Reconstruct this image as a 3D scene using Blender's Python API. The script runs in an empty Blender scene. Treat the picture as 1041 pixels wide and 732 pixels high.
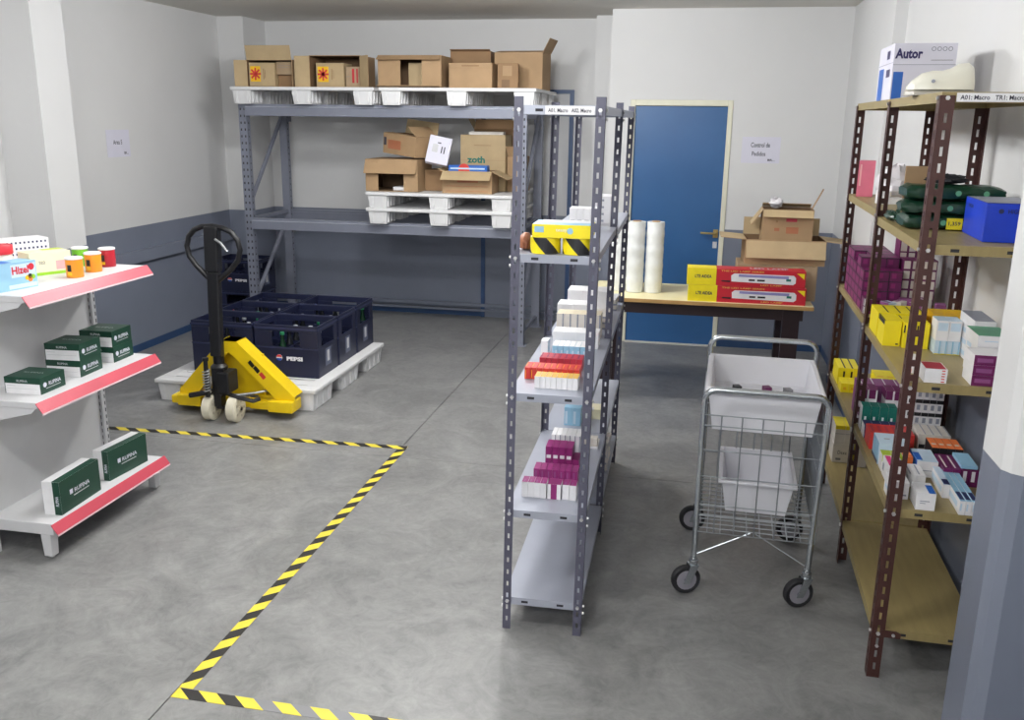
import bpy, math, random
from mathutils import Matrix, Vector
random.seed(7)
sc = bpy.context.scene
COL = sc.collection
R = math.radians

# ------------------------------------------------------------------ camera
FPX, PITCH, YAW, ROLL, CAMH = 921.33, .2589, .1975, .0129, 1.9228
IW, IH = 1041, 732
def cam_axes():
    f = Vector((0, math.cos(PITCH), -math.sin(PITCH)))
    u = Vector((0, math.sin(PITCH), math.cos(PITCH)))
    x = Vector((1, 0, 0))
    Z = Matrix.Rotation(YAW, 3, 'Z')
    f, u, x = Z @ f, Z @ u, Z @ x
    c, s = math.cos(ROLL), math.sin(ROLL)
    return c*x + s*u, -s*x + c*u, f
CX, CU, CF = cam_axes()
cd = bpy.data.cameras.new('camera')
cam = bpy.data.objects.new('camera', cd)
COL.objects.link(cam)
cd.sensor_width = 36; cd.lens = FPX*36/IW; cd.clip_start = .05; cd.clip_end = 100
cm = Matrix.Identity(4)
for i in range(3):
    cm[i][0], cm[i][1], cm[i][2] = CX[i], CU[i], -CF[i]
cm[2][3] = CAMH
cam.matrix_world = cm
sc.camera = cam
def ray(px, py):
    return CF + CX*((px-IW/2)/FPX) - CU*((py-IH/2)/FPX)
def at(px, py, z):                      # photo pixel -> point on the horizontal plane it stands on
    d = ray(px, py); t = (z-CAMH)/d.z
    return Vector((t*d.x, t*d.y, z))

# ------------------------------------------------------------------ world, lights, exposure
w = bpy.data.worlds.new('world'); sc.world = w; w.use_nodes = True
w.node_tree.nodes['Background'].inputs[0].default_value = (.75, .8, .9, 1)
w.node_tree.nodes['Background'].inputs[1].default_value = .05
sc.view_settings.view_transform = 'Standard'
sc.view_settings.look = 'None'
sc.view_settings.gamma = 1
sc.view_settings.exposure = .14
sc.view_settings.use_curve_mapping = False
def tube_lamp(x, y, z, power, color):     # a bare ceiling fluorescent, as soft lamps along its length
    for dx in (-.4, .4):
        l = bpy.data.lights.new('ceiling_lamp_light', 'POINT'); l.shadow_soft_size = .1
        l.energy = power/2; l.color = color
        o = bpy.data.objects.new('ceiling_lamp_light', l); COL.objects.link(o); o.location = (x+dx, y, z)
for x, y, p in ((-1.5, 5.65, 94), (-1.7, 4.0, 88), (-1.6, 1.6, 84), (-.9, -.7, 115)):
    tube_lamp(x, y, 2.71, p, (.98, .99, 1))

# ------------------------------------------------------------------ materials
MATS = {}
def lin(c):
    c /= 255.
    return c/12.92 if c <= .04045 else ((c+.055)/1.055)**2.4
def mat(name, rgb, rough=.5, metal=0., var=.06, scale=12., bump=0., bscale=80., spec=.5, stretch=None, alpha=None):
    m = bpy.data.materials.new(name); m.use_nodes = True
    nt = m.node_tree; b = nt.nodes['Principled BSDF']; L = nt.links
    c = [lin(v) for v in rgb]
    b.inputs['Roughness'].default_value = rough
    b.inputs['Metallic'].default_value = metal
    b.inputs['Specular IOR Level'].default_value = spec
    tc = nt.nodes.new('ShaderNodeTexCoord')
    src = tc.outputs['Object']
    if stretch:
        mp = nt.nodes.new('ShaderNodeMapping'); mp.inputs['Scale'].default_value = stretch
        L.new(src, mp.inputs[0]); src = mp.outputs[0]
    n = nt.nodes.new('ShaderNodeTexNoise'); n.inputs['Scale'].default_value = scale; n.inputs['Detail'].default_value = 5
    L.new(src, n.inputs['Vector'])
    r = nt.nodes.new('ShaderNodeValToRGB')
    r.color_ramp.elements[0].position = .3; r.color_ramp.elements[1].position = .7
    r.color_ramp.elements[0].color = (*[v*(1-var) for v in c], 1)
    r.color_ramp.elements[1].color = (*[min(1, v*(1+var)) for v in c], 1)
    L.new(n.outputs['Fac'], r.inputs[0]); L.new(r.outputs[0], b.inputs['Base Color'])
    if bump:
        n2 = nt.nodes.new('ShaderNodeTexNoise'); n2.inputs['Scale'].default_value = bscale; n2.inputs['Detail'].default_value = 4
        L.new(src, n2.inputs['Vector'])
        bp = nt.nodes.new('ShaderNodeBump'); bp.inputs['Strength'].default_value = bump; bp.inputs['Distance'].default_value = .01
        L.new(n2.outputs['Fac'], bp.inputs['Height']); L.new(bp.outputs[0], b.inputs['Normal'])
    if alpha is not None:
        b.inputs['Alpha'].default_value = alpha
    MATS[name] = m
    return m
def floor_mat():
    m = bpy.data.materials.new('concrete'); m.use_nodes = True
    nt = m.node_tree; b = nt.nodes['Principled BSDF']; L = nt.links
    g = nt.nodes.new('ShaderNodeNewGeometry')
    def noise(s, d, dist, det=8, rough=.6):
        n = nt.nodes.new('ShaderNodeTexNoise'); n.inputs['Scale'].default_value = s; n.inputs['Detail'].default_value = det
        n.inputs['Distortion'].default_value = dist; n.inputs['Roughness'].default_value = rough
        L.new(g.outputs['Position'], n.inputs['Vector']); return n
    n1 = noise(.9, 0, .6); n2 = noise(2.8, 0, 1.5, 12, .68); n3 = noise(11, 0, 2.2, 9, .72)
    def mixc(fac, a, bb):
        mx = nt.nodes.new('ShaderNodeMix'); mx.data_type = 'RGBA'
        L.new(fac, mx.inputs[0])
        for v, s in ((a, 6), (bb, 7)):
            if isinstance(v, tuple): mx.inputs[s].default_value = v
            else: L.new(v, mx.inputs[s])
        return mx.outputs[2]
    def ramp(n, p0, p1):
        r = nt.nodes.new('ShaderNodeValToRGB'); r.color_ramp.elements[0].position = p0; r.color_ramp.elements[1].position = p1
        L.new(n.outputs['Fac'], r.inputs[0]); return r.outputs[0]
    a = mixc(ramp(n1, .35, .65), (.18, .18, .176, 1), (.27, .27, .266, 1))
    c2 = mixc(ramp(n2, .38, .66), (.115, .116, .12, 1), (.355, .354, .349, 1))
    mx = nt.nodes.new('ShaderNodeMix'); mx.data_type = 'RGBA'; mx.inputs[0].default_value = .55
    L.new(a, mx.inputs[6]); L.new(c2, mx.inputs[7])
    c3 = mixc(ramp(n3, .35, .7), (.12, .121, .125, 1), (.34, .338, .33, 1))
    mx2 = nt.nodes.new('ShaderNodeMix'); mx2.data_type = 'RGBA'; mx2.inputs[0].default_value = .3
    L.new(mx.outputs[2], mx2.inputs[6]); L.new(c3, mx2.inputs[7])
    L.new(mx2.outputs[2], b.inputs['Base Color'])
    rr = nt.nodes.new('ShaderNodeMapRange'); L.new(n2.outputs['Fac'], rr.inputs[0])
    rr.inputs[3].default_value = .28; rr.inputs[4].default_value = .5
    L.new(rr.outputs[0], b.inputs['Roughness'])
    bp = nt.nodes.new('ShaderNodeBump'); bp.inputs['Strength'].default_value = .08; bp.inputs['Distance'].default_value = .01
    L.new(n3.outputs['Fac'], bp.inputs['Height']); L.new(bp.outputs[0], b.inputs['Normal'])
    MATS['concrete'] = m
floor_mat()
mat('wall_white', (214, 214, 214), .6, var=.02, scale=2, bump=.03, bscale=60)
mat('wall_grey', (120, 126, 141), .38, var=.04, scale=3, bump=.03, bscale=60)
mat('wall_blue', (44, 72, 112), .4, var=.06, scale=4)
mat('ceiling', (222, 219, 212), .7, var=.03, scale=2)
mat('joint_dark', (62, 61, 60), .9)
mat('door_blue', (46, 94, 146), .32, var=.05, scale=3, bump=.04, bscale=25)
mat('door_frame', (222, 220, 200), .45, var=.03)
mat('frame_blue', (50, 78, 120), .4)
mat('leaf_grey', (205, 206, 208), .5, var=.02)
mat('paper', (214, 213, 226), .7, var=.02)
mat('ink', (58, 58, 70), .7, var=.05)
mat('tape_yellow', (226, 206, 64), .45, var=.06)
mat('tape_black', (38, 36, 36), .45)
mat('rack_grey', (120, 122, 136), .42, .15, var=.05, scale=20)
mat('shelf_grey', (166, 170, 183), .34, .25, var=.04, scale=6)
mat('post_grey', (88, 88, 104), .45, .15, var=.05)
mat('slot_dark', (40, 40, 46), .7)
mat('bolt', (205, 205, 205), .35, .6)
mat('prack', (128, 132, 146), .42, .2, var=.04, scale=10)
mat('prack_dark', (86, 88, 100), .45, .2)
mat('post_brown', (72, 42, 38), .42, .1, var=.08, scale=15)
mat('shelf_olive', (152, 136, 92), .45, .05, var=.09, scale=5, stretch=(9, 1, 1))
mat('shelf_olive_dark', (128, 114, 76), .5, var=.1, scale=5)
mat('pallet_white', (220, 220, 221), .5, var=.025, scale=8)
mat('pallet_grey', (176, 177, 178), .6, var=.05)
mat('gondola', (204, 204, 206), .38, var=.015)
mat('panel_white', (214, 214, 215), .4, var=.02)
mat('red_strip', (186, 66, 82), .35, var=.07, scale=5)
mat('clear_edge', (216, 190, 194), .3)
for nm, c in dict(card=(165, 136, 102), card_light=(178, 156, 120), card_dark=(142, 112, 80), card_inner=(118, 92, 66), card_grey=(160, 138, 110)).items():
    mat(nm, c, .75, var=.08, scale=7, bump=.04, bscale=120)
mat('crate_navy', (24, 29, 56), .4, var=.08)
mat('crate_edge', (44, 50, 82), .4)
mat('crate_label', (92, 98, 120), .5)
mat('glass_green', (20, 52, 34), .15, var=.1)
mat('glass_dark', (26, 28, 32), .12)
mat('cap_green', (44, 146, 96), .4); mat('cap_white', (170, 176, 182), .4)
mat('jack_yellow', (226, 192, 14), .38, var=.05, scale=8)
mat('jack_black', (18, 18, 22), .4, var=.1)
mat('jack_steel', (168, 170, 172), .35, .8)
mat('wheel_cream', (214, 208, 188), .5, var=.04)
mat('wheel_hub', (178, 170, 150), .5)
mat('chrome', (196, 202, 206), .22, .9, var=.03)
mat('wire', (168, 174, 180), .3, .85)
mat('rubber', (32, 32, 36), .6); mat('caster_grey', (138, 136, 144), .5)
mat('bin_white', (226, 226, 232), .45, var=.015)
mat('table_cream', (232, 222, 178), .4, var=.03, scale=4)
mat('table_edge', (176, 138, 84), .5, var=.12, scale=8)
mat('table_leg', (46, 30, 34), .45)
mat('plastic_wrap', (228, 230, 229), .25, var=.05, scale=18, bump=.25, bscale=25)
mat('grey_light', (196, 196, 200), .5)
mat('bag_green', (22, 58, 42), .28, var=.2, scale=14, bump=.25, bscale=22)
mat('bag_clear', (224, 220, 224), .3, var=.05, bump=.5, bscale=24)
mat('device', (236, 234, 220), .3, var=.02)
mat('device_grey', (186, 182, 172), .4)
mat('brass', (196, 170, 110), .35, .7)
PAL = dict(white=(232, 231, 233), offwhite=(218, 212, 204), magenta=(138, 34, 106), purple=(104, 26, 84), purple_l=(140, 78, 130),
    amber=(222, 176, 84), red=(206, 58, 52), crimson=(178, 48, 66), skyblue=(146, 190, 216), paleblue=(196, 216, 232), yellow=(238, 218, 28),
    gold=(232, 184, 22), black=(34, 34, 38), teal=(16, 108, 96), navy=(36, 44, 92), blue=(36, 98, 186), vividblue=(22, 62, 200),
    lime=(186, 208, 48), orange=(232, 122, 60), green=(30, 74, 56), greentop=(96, 160, 128), pink=(216, 60, 132), slate=(146, 150, 164),
    boxred=(196, 30, 48), lilac=(140, 136, 190), cream=(236, 230, 196), lime2=(150, 204, 50), hotpink=(214, 108, 132), rosa=(228, 170, 170),
    canorange=(238, 148, 34), canred=(178, 28, 44), cangreen=(110, 182, 46), darkgreen=(18, 62, 46), beige=(214, 202, 176), jarred=(206, 46, 60),
    pepsi_red=(206, 60, 60), pepsi_blue=(40, 80, 170), burnt=(168, 104, 72), navytext=(40, 34, 92), grey=(128, 128, 132))
for k, c in PAL.items():
    mat(k, c, .45, var=.04, scale=20)

# ------------------------------------------------------------------ mesh helpers
class MB:
    def __init__(s, xf=None):
        s.v, s.f, s.m, s.names, s.xf = [], [], [], [], xf
    def mi(s, name):
        if name not in s.names: s.names.append(name)
        return s.names.index(name)
    def add(s, vs, fs, m):
        o = len(s.v); k = s.mi(m)
        s.v += [tuple(s.xf @ Vector(p)) if s.xf else tuple(p) for p in vs]
        for f in fs: s.f.append([o+i for i in f]); s.m.append(k)
    def box(s, x0, y0, z0, x1, y1, z1, m='white', fm=None, taper=0):
        t = taper
        vs = [(x0+t, y0+t, z0), (x1-t, y0+t, z0), (x1-t, y1-t, z0), (x0+t, y1-t, z0), (x0, y0, z1), (x1, y0, z1), (x1, y1, z1), (x0, y1, z1)]
        fs = dict(o=(3, 2, 1, 0), t=(4, 5, 6, 7), f=(0, 1, 5, 4), r=(1, 2, 6, 5), b=(2, 3, 7, 6), l=(3, 0, 4, 7))
        o = len(s.v)
        s.v += [tuple(s.xf @ Vector(p)) if s.xf else p for p in vs]
        for k, f in fs.items():
            s.f.append([o+i for i in f]); s.m.append(s.mi((fm or {}).get(k, m)))
        return s
    def quad(s, a, b, c, d, m):
        s.add([a, b, c, d], [(0, 1, 2, 3)], m); return s
    def tube(s, pts, r, n=8, m='chrome', closed=False, caps=True):
        pts = [Vector(p) for p in pts]; N = len(pts); rings = []
        up = None
        for i, p in enumerate(pts):
            if closed: d = pts[(i+1) % N]-pts[i-1]
            else: d = (pts[min(i+1, N-1)]-pts[max(i-1, 0)])
            d.normalize()
            if up is None:
                up = Vector((0, 0, 1)) if abs(d.z) < .9 else Vector((1, 0, 0))
            a = d.cross(up); a.normalize(); b = a.cross(d); b.normalize(); up = b
            rr = r[i] if isinstance(r, (list, tuple)) else r
            rings.append([p+(a*math.cos(2*math.pi*k/n)+b*math.sin(2*math.pi*k/n))*rr for k in range(n)])
        vs = [q for g in rings for q in g]; fs = []
        for i in range(N if closed else N-1):
            j = (i+1) % N
            for k in range(n):
                fs.append((i*n+k, i*n+(k+1) % n, j*n+(k+1) % n, j*n+k))
        if caps and not closed:
            fs.append(tuple(range(n-1, -1, -1))); fs.append(tuple((N-1)*n+k for k in range(n)))
        s.add(vs, fs, m); return s
    def lathe(s, prof, n=16, m='white', c=(0, 0, 0), axis='z'):
        vs, fs = [], []
        for r, z in prof:
            for k in range(n):
                a = 2*math.pi*k/n
                p = (r*math.cos(a), r*math.sin(a), z)
                if axis == 'x': p = (z, r*math.cos(a), r*math.sin(a))
                if axis == 'y': p = (r*math.cos(a), z, -r*math.sin(a))
                vs.append((p[0]+c[0], p[1]+c[1], p[2]+c[2]))
        for i in range(len(prof)-1):
            for k in range(n):
                fs.append((i*n+k, i*n+(k+1) % n, (i+1)*n+(k+1) % n, (i+1)*n+k))
        fs.append(tuple(range(n-1, -1, -1))); fs.append(tuple((len(prof)-1)*n+k for k in range(n)))
        s.add(vs, fs, m); return s
    def prism(s, poly, y0, y1, m):      # polygon in XZ extruded along Y
        n = len(poly)
        vs = [(x, y0, z) for x, z in poly]+[(x, y1, z) for x, z in poly]
        fs = [tuple(range(n)), tuple(range(2*n-1, n-1, -1))]+[(i, i+n, (i+1) % n+n, (i+1) % n) for i in range(n)]
        s.add(vs, fs, m); return s
    def mesh(s, name):
        me = bpy.data.meshes.new(name); me.from_pydata(s.v, [], s.f)
        for n in s.names: me.materials.append(MATS[n])
        me.polygons.foreach_set('material_index', s.m); me.update()
        return me
    def build(s, name, parent=None, M=None, smooth=False, bevel=0, solid=0):
        return obj(name, s.mesh(name), parent, M, smooth, bevel, solid)
def obj(name, me, parent=None, M=None, smooth=False, bevel=0, solid=0):
    o = bpy.data.objects.new(name, me); COL.objects.link(o)
    if parent: o.parent = parent
    if M is not None: o.matrix_basis = M
    if smooth:
        for p in me.polygons: p.use_smooth = True
        md = o.modifiers.new('e', 'EDGE_SPLIT'); md.split_angle = R(38)
    if solid:
        md = o.modifiers.new('s', 'SOLIDIFY'); md.thickness = solid; md.offset = 0
    if bevel:
        md = o.modifiers.new('b', 'BEVEL'); md.width = bevel; md.segments = 2; md.limit_method = 'ANGLE'; md.angle_limit = R(40)
    return o
def tag(o, label, cat, group=None):
    o['label'] = label; o['category'] = cat
    if group: o['group'] = group
    return o
def struct(o): o['kind'] = 'structure'; return o
def stuff(o): o['kind'] = 'stuff'; return o
def thing(name, label, cat, M=None, group=None):
    o = bpy.data.objects.new(name, None); COL.objects.link(o); o.empty_display_size = .1
    if M is not None: o.matrix_basis = M
    return tag(o, label, cat, group)
def dup(root, M, label=None, group=None):
    c = root.copy(); COL.objects.link(c); c.matrix_basis = M
    if label: c['label'] = label
    if group: c['group'] = group
    for ch in root.children:
        d = ch.copy(); COL.objects.link(d); d.parent = c
        for g in ch.children:
            e = g.copy(); COL.objects.link(e); e.parent = d
    return c
def T(x, y, z, rz=0, rx=0, ry=0):
    return Matrix.Translation((x, y, z)) @ Matrix.Rotation(rz, 4, 'Z') @ Matrix.Rotation(ry, 4, 'Y') @ Matrix.Rotation(rx, 4, 'X')
TXT = {}
def text(s, parent, c, U, V, w, h, m='ink', name='lettering', bold=.0):
    """flat lettering centred at c, running along U, up along V, fitted into w x h"""
    key = (s, bold)
    if key not in TXT:
        cu = bpy.data.curves.new('t', 'FONT'); cu.body = s; cu.fill_mode = 'FRONT'; cu.resolution_u = 2; cu.offset = bold
        o = bpy.data.objects.new('t', cu); COL.objects.link(o)
        dg = bpy.context.evaluated_depsgraph_get(); dg.update()
        me = bpy.data.meshes.new_from_object(o.evaluated_get(dg))
        vs = [v.co.copy() for v in me.vertices]; fs = [tuple(p.vertices) for p in me.polygons]
        bpy.data.objects.remove(o); bpy.data.curves.remove(cu); bpy.data.meshes.remove(me)
        TXT[key] = (vs, fs)
    vs, fs = TXT[key]
    x0, x1 = min(v.x for v in vs), max(v.x for v in vs); y0, y1 = min(v.y for v in vs), max(v.y for v in vs)
    sx = w/(x1-x0); sy = h/(y1-y0)
    c, U, V = Vector(c), Vector(U), Vector(V)
    b = MB()
    b.add([c+U*((v.x-(x0+x1)/2)*sx)+V*((v.y-(y0+y1)/2)*sy) for v in vs], fs, m)
    return b.build(name, parent)
XF, YF, ZF = (1, 0, 0), (0, 1, 0), (0, 0, 1)
EPS = .0006
def decal(b, face, size, u0, v0, u1, v1, m, e=EPS):
    w, d, h = size
    def P(u, v):
        if face == 'f': return (-w/2+u*w, -d/2-e, v*h)
        if face == 'b': return (w/2-u*w, d/2+e, v*h)
        if face == 'l': return (-w/2-e, d/2-u*d, v*h)
        if face == 'r': return (w/2+e, -d/2+u*d, v*h)
        return (-w/2+u*w, -d/2+v*d, h+e)
    b.quad(P(u0, v0), P(u1, v0), P(u1, v1), P(u0, v1), m)
BOXES = {}
def box_mesh(name, size, fm, base='white', decals=()):
    size = tuple(round(v, 3) for v in size)
    key = (name, size, base, tuple(sorted(fm.items())), tuple(decals))
    if key not in BOXES:
        w, d, h = size
        b = MB(); b.box(-w/2, -d/2, 0, w/2, d/2, h, base, fm)
        for dc in decals: decal(b, dc[0], size, *dc[1:])
        BOXES[key] = b.mesh(name)
    return BOXES[key]

# ------------------------------------------------------------------ room
LW, RW, BW, DW, FW, CZ = -4.52, 1.13, 8.74, 8.03, -2.0, 2.825
P1, P0 = 1.035, .064
def wall(name, x0, y0, x1, y1, flip=False, zb=((0, P0, 'wall_blue'), (P0, P1, 'wall_grey'), (P1, CZ, 'wall_white'))):
    b = MB(); dx, dy = x1-x0, y1-y0; L = math.hypot(dx, dy); nx, ny = dy/L*.1, -dx/L*.1
    for a, c, m in zb:
        vs = [(x0, y0, a), (x1, y1, a), (x1+nx, y1+ny, a), (x0+nx, y0+ny, a)]
        vs += [(p[0], p[1], c) for p in vs]
        b.add(vs, [(0, 1, 5, 4), (1, 2, 6, 5), (2, 3, 7, 6), (3, 0, 4, 7), (4, 5, 6, 7), (3, 2, 1, 0)], m)
    return struct(b.build(name))
wall('wall_left', LW, BW+.1, LW, FW-.1, flip=True)
for o in (bpy.data.objects['wall_left'],): pass
wall('wall_back', -.6, BW, LW, BW)
wall('wall_door', RW+.1, DW, .2405, DW)
wall('wall_right', RW, FW-.1, RW, DW)
wall('wall_front', LW, FW, RW, FW)
def block(name, x0, y0, x1, y1, bevel=.004):
    b = MB()
    for a, c, m in ((0, P0, 'wall_blue'), (P0, P1, 'wall_grey'), (P1, CZ, 'wall_white')):
        b.box(x0, y0, a, x1, y1, c, m)
    return struct(b.build(name))
block('wall_column_left', LW, 5.35, -4.2, 5.66)
block('wall_column_corner', LW, 8.285, -4.26, BW)
block('wall_column_back', -.975, 8.5, -.79, BW)
block('wall_column_right', 1.06, 5.95, RW, 7.1)
# pier beside the brown rack, with a chamfered near corner
b = MB()
for a, c, m in ((0, P0, 'wall_blue'), (P0, .995, 'wall_grey'), (.995, CZ, 'wall_white')):
    pl = [(RW, 2.77), (.878, 2.77), (.878, 2.60), (.897, 2.572), (.925, 2.555), (RW, 2.555)]
    n = len(pl)
    b.add([(x, y, a) for x, y in pl]+[(x, y, c) for x, y in pl], [tuple(range(n)), tuple(range(2*n-1, n-1, -1))]+[(i, i+n, (i+1) % n+n, (i+1) % n) for i in range(n)], m)
struct(b.build('wall_pier_right'))
# wall parts left of and above the door, and its return
b = MB()
for a, c, m in ((0, P0, 'wall_blue'), (P0, P1, 'wall_grey'), (P1, CZ, 'wall_white')):
    b.box(-.79, DW, a, -.6075, BW, c, m)
b.box(-.6075, DW, 2.1027, .2405, DW+.1, CZ, 'wall_white')
struct(b.build('wall_door_side'))
b = MB(); b.box(LW-.1, FW-.1, CZ, RW+.1, BW+.1, CZ+.1, 'ceiling'); struct(b.build('ceiling'))
# floor: slabs with sawn joints
b = MB(); b.box(LW-.1, FW-.1, -.1, RW+.1, BW+.1, -.006, 'joint_dark'); floor = struct(b.build('floor'))
xs, ys = [LW-.1, -1.662, RW+.1], [FW-.1, .2, 4.77, BW+.1]
for i in range(2):
    for j in range(3):
        b = MB(); g = .0025
        b.box(xs[i]+g, ys[j]+g*.5, -.006, xs[i+1]-g, ys[j+1]-g*.5, 0, 'concrete')
        b.build('floor_slab', floor)
# trim: trunking on the left wall and the skirting ledge on the back wall
b = MB(); b.box(LW, 5.66, .745, LW+.05, 8.285, .845, 'wall_grey', taper=0); struct(b.build('trim_1', bevel=.004))
b = MB(); b.box(-4.26, BW-.045, .105, -.98, BW, .135, 'wall_grey'); b.box(-4.26, BW-.06, .06, -.98, BW, .08, 'wall_grey'); struct(b.build('trim_2'))
# door
d1 = thing('door_1', 'blue painted door in a cream frame behind the wooden table', 'door', T(0, 0, 0)); struct(d1); del d1['category']
b = MB(); b.box(-.57, DW+.02, .006, .203, DW+.06, 2.053, 'door_blue'); leaf = b.build('door_leaf', d1)
b = MB()
b.box(-.6075, DW-.012, 0, -.567, DW+.1, 2.1027, 'door_frame'); b.box(.2, DW-.012, 0, .2405, DW+.1, 2.1027, 'door_frame')
b.box(-.567, DW-.012, 2.055, .2, DW+.1, 2.1027, 'door_frame'); b.build('door_frame', d1, bevel=.004)
b = MB(); b.box(-.567, DW-.03, 0, .2, DW+.02, .006, 'offwhite'); b.build('threshold', d1)
b = MB(); b.box(.148, DW+.008, .96, .188, DW+.02, 1.03, 'brass'); b.tube([(.168, DW+.012, 1.0), (.168, DW-.035, 1.0), (.155, DW-.042, 1.0), (.04, DW-.042, 1.004)], .009, 8, 'brass')
b.build('door_handle', d1, smooth=True)
b = MB(); b.box(.15, DW+.01, .87, .186, DW+.021, .925, 'grey_light'); b.build('lock_plate', d1)
# second door on the back wall: pale leaf in a blue frame
d2 = thing('door_2', 'two tone grey door in a thin blue frame behind the grey racks', 'door', T(0, 0, 0)); struct(d2); del d2['category']
b = MB(); b.box(-2.03, BW-.02, 0, -1.225, BW, P1, 'wall_grey'); b.box(-2.03, BW-.02, P1, -1.225, BW, 2.165, 'leaf_grey'); b.build('door_leaf', d2)
b = MB(); b.box(-1.225, BW-.035, 0, -1.187, BW, 2.2, 'frame_blue'); b.box(-2.07, BW-.035, 0, -2.03, BW, 2.2, 'frame_blue'); b.box(-2.03, BW-.035, 2.165, -1.225, BW, 2.2, 'frame_blue')
b.build('door_frame', d2)

# ------------------------------------------------------------------ paper notices
p = thing('paper_notice', 'white paper notice on the left wall above the grey paint', 'notice', T(LW+.001, 6.6, 1.705))
b = MB(); b.box(0, -.148, -.105, .0015, .148, .105, 'paper'); b.build('sheet', p)
text('Area 5', p, (.0022, -.01, .01), YF, ZF, .115, .036, 'ink', bold=.015)
text('BR...', p, (.0022, .09, -.075), YF, ZF, .05, .02, 'ink', name='logo', bold=.03)
p = thing('paper_notice', 'white paper notice on the wall beside the blue door', 'notice', T(.49, DW-.0005, 1.705))
b = MB(); b.box(-.156, -.0015, -.107, .156, 0, .107, 'paper'); b.build('sheet', p)
text('Control de', p, (-.005, -.0022, .042), XF, ZF, .155, .04, 'ink', bold=.015)
text('Pedidos', p, (-.015, -.0022, -.03), XF, ZF, .11, .036, 'ink', bold=.015)
text('BR...', p, (.09, -.0022, -.08), XF, ZF, .06, .018, 'ink', name='logo', bold=.03)

# ------------------------------------------------------------------ hazard tape on the floor
def tape(label, p0, p1, w, lean, wear=False):
    p0, p1 = Vector(p0), Vector(p1); d = p1-p0; L = d.length; d.normalize(); nrm = Vector((-d.y, d.x))
    o = thing('floor_tape', label, 'tape', T(p0.x, p0.y, 0))
    by, bk = MB(), MB(); pitch = .137; n = int(L/pitch)+2; zt = .0012
    for i in range(-1, n):
        for j, bb in ((0, by), (1, bk)):
            a = i*pitch*1+j*pitch/2
            q = []
            for s, t in ((a, 0), (a+pitch/2, 0), (a+pitch/2+lean*w, w), (a+lean*w, w)):
                s = min(max(s, 0), L)
                v = d*s+nrm*(t-w/2); q.append((v.x, v.y, zt))
            if (Vector(q[0])-Vector(q[1])).length < 1e-4 and (Vector(q[2])-Vector(q[3])).length < 1e-4: continue
            bb.quad(*q, 'tape_yellow' if j == 0 else ('grey' if wear and 2 <= i <= 4 else 'tape_black'))
    by.build('yellow_stripes', o, solid=.001); bk.build('black_stripes', o, solid=.001)
    return o
tape('yellow and black hazard tape running across in front of the pallet jack', (-3.62, 4.835), (-1.625, 4.93), .05, -1.2)
tape('yellow and black hazard tape running along the floor joint', (-1.635, 2.475), (-1.65, 4.905), .052, -.95)
tape('short yellow and black hazard tape with worn grey stripes near the joint end', (-1.66, 2.445), (-.55, 2.445), .052, -1.2, True)

# ------------------------------------------------------------------ white gondola shelf
gx0, gy0, gy1 = -3.03, 3.2, 4.06
g = thing('gondola_shelf', 'white retail gondola shelf with red price strips', 'shelf', T(gx0, gy0, 0))
Lg = gy1-gy0
b = MB(); b.box(-.012, .03, .16, .012, Lg-.03, 1.185, 'panel_white'); b.build('back_panel', g)
for y in (0, Lg-.03):
    b = MB(); b.box(-.03, y, 0, .03, y+.03, 1.19, 'gondola')
    for k in range(26):
        z = .22+k*.037
        for e, (yy, s) in enumerate(((y-EPS, -1), (y+.03+EPS, 1))):
            b.quad((.008, yy, z), (.016, yy, z), (.016, yy, z+.02), (.008, yy, z+.02), 'slot_dark')
        for xx in (.03+EPS, -.03-EPS):
            b.quad((xx, y+.018, z), (xx, y+.025, z), (xx, y+.025, z+.02), (xx, y+.018, z+.02), 'slot_dark')
    b.build('upright', g)
for sgn in (1, -1):
    for z, nm in ((.175, 'base_shelf'), (.735, 'shelf_board'), (1.195, 'shelf_board')):
        b = MB(); x0, x1 = (.0, .335) if sgn == 1 else (-.335, 0)
        t = .03 if nm == 'shelf_board' else .055
        b.box(x0, 0, z-t, x1, Lg, z, 'gondola')
        s = b.build(nm, g, bevel=.004)
        b = MB(); xa = sgn*.3355; xb = sgn*.366; ov = .012
        if sgn == 1:
            b.add([(xa, -ov, z), (xa, Lg+ov, z), (xb, Lg+ov, z-.042), (xb, -ov, z-.042)], [(0, 3, 2, 1)], 'red_strip')
            b.add([(xb, -ov, z-.042), (xb, Lg+ov, z-.042), (xb+.002, Lg+ov, z-.049), (xb+.002, -ov, z-.049)], [(0, 3, 2, 1)], 'clear_edge')
        else:
            b.add([(xa, -ov, z), (xa, Lg+ov, z), (xb, Lg+ov, z-.042), (xb, -ov, z-.042)], [(0, 1, 2, 3)], 'red_strip')
        b.build('price_strip', s, solid=.003)
        if nm == 'shelf_board':
            for y in (.0, Lg-.006):
                b = MB(); xi = sgn*.03
                b.prism([(xi, z-.03), (sgn*.32, z-.03), (sgn*.30, z-.05), (xi, z-.12)], y+.002, y+.004, 'gondola'); b.build('bracket', s)
    for y in (.002, Lg-.052):
        b = MB(); b.box(sgn*.29-.025, y, .012, sgn*.29+.025, y+.05, .12, 'gondola', taper=.004)
        f = b.build('foot', g, bevel=.003)
        MB().lathe([(.012, 0), (.012, .004), (.005, .005), (.005, .014)], 8, 'jack_steel', (sgn*.29, y+.025, 0)).build('foot_screw', f)

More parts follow.
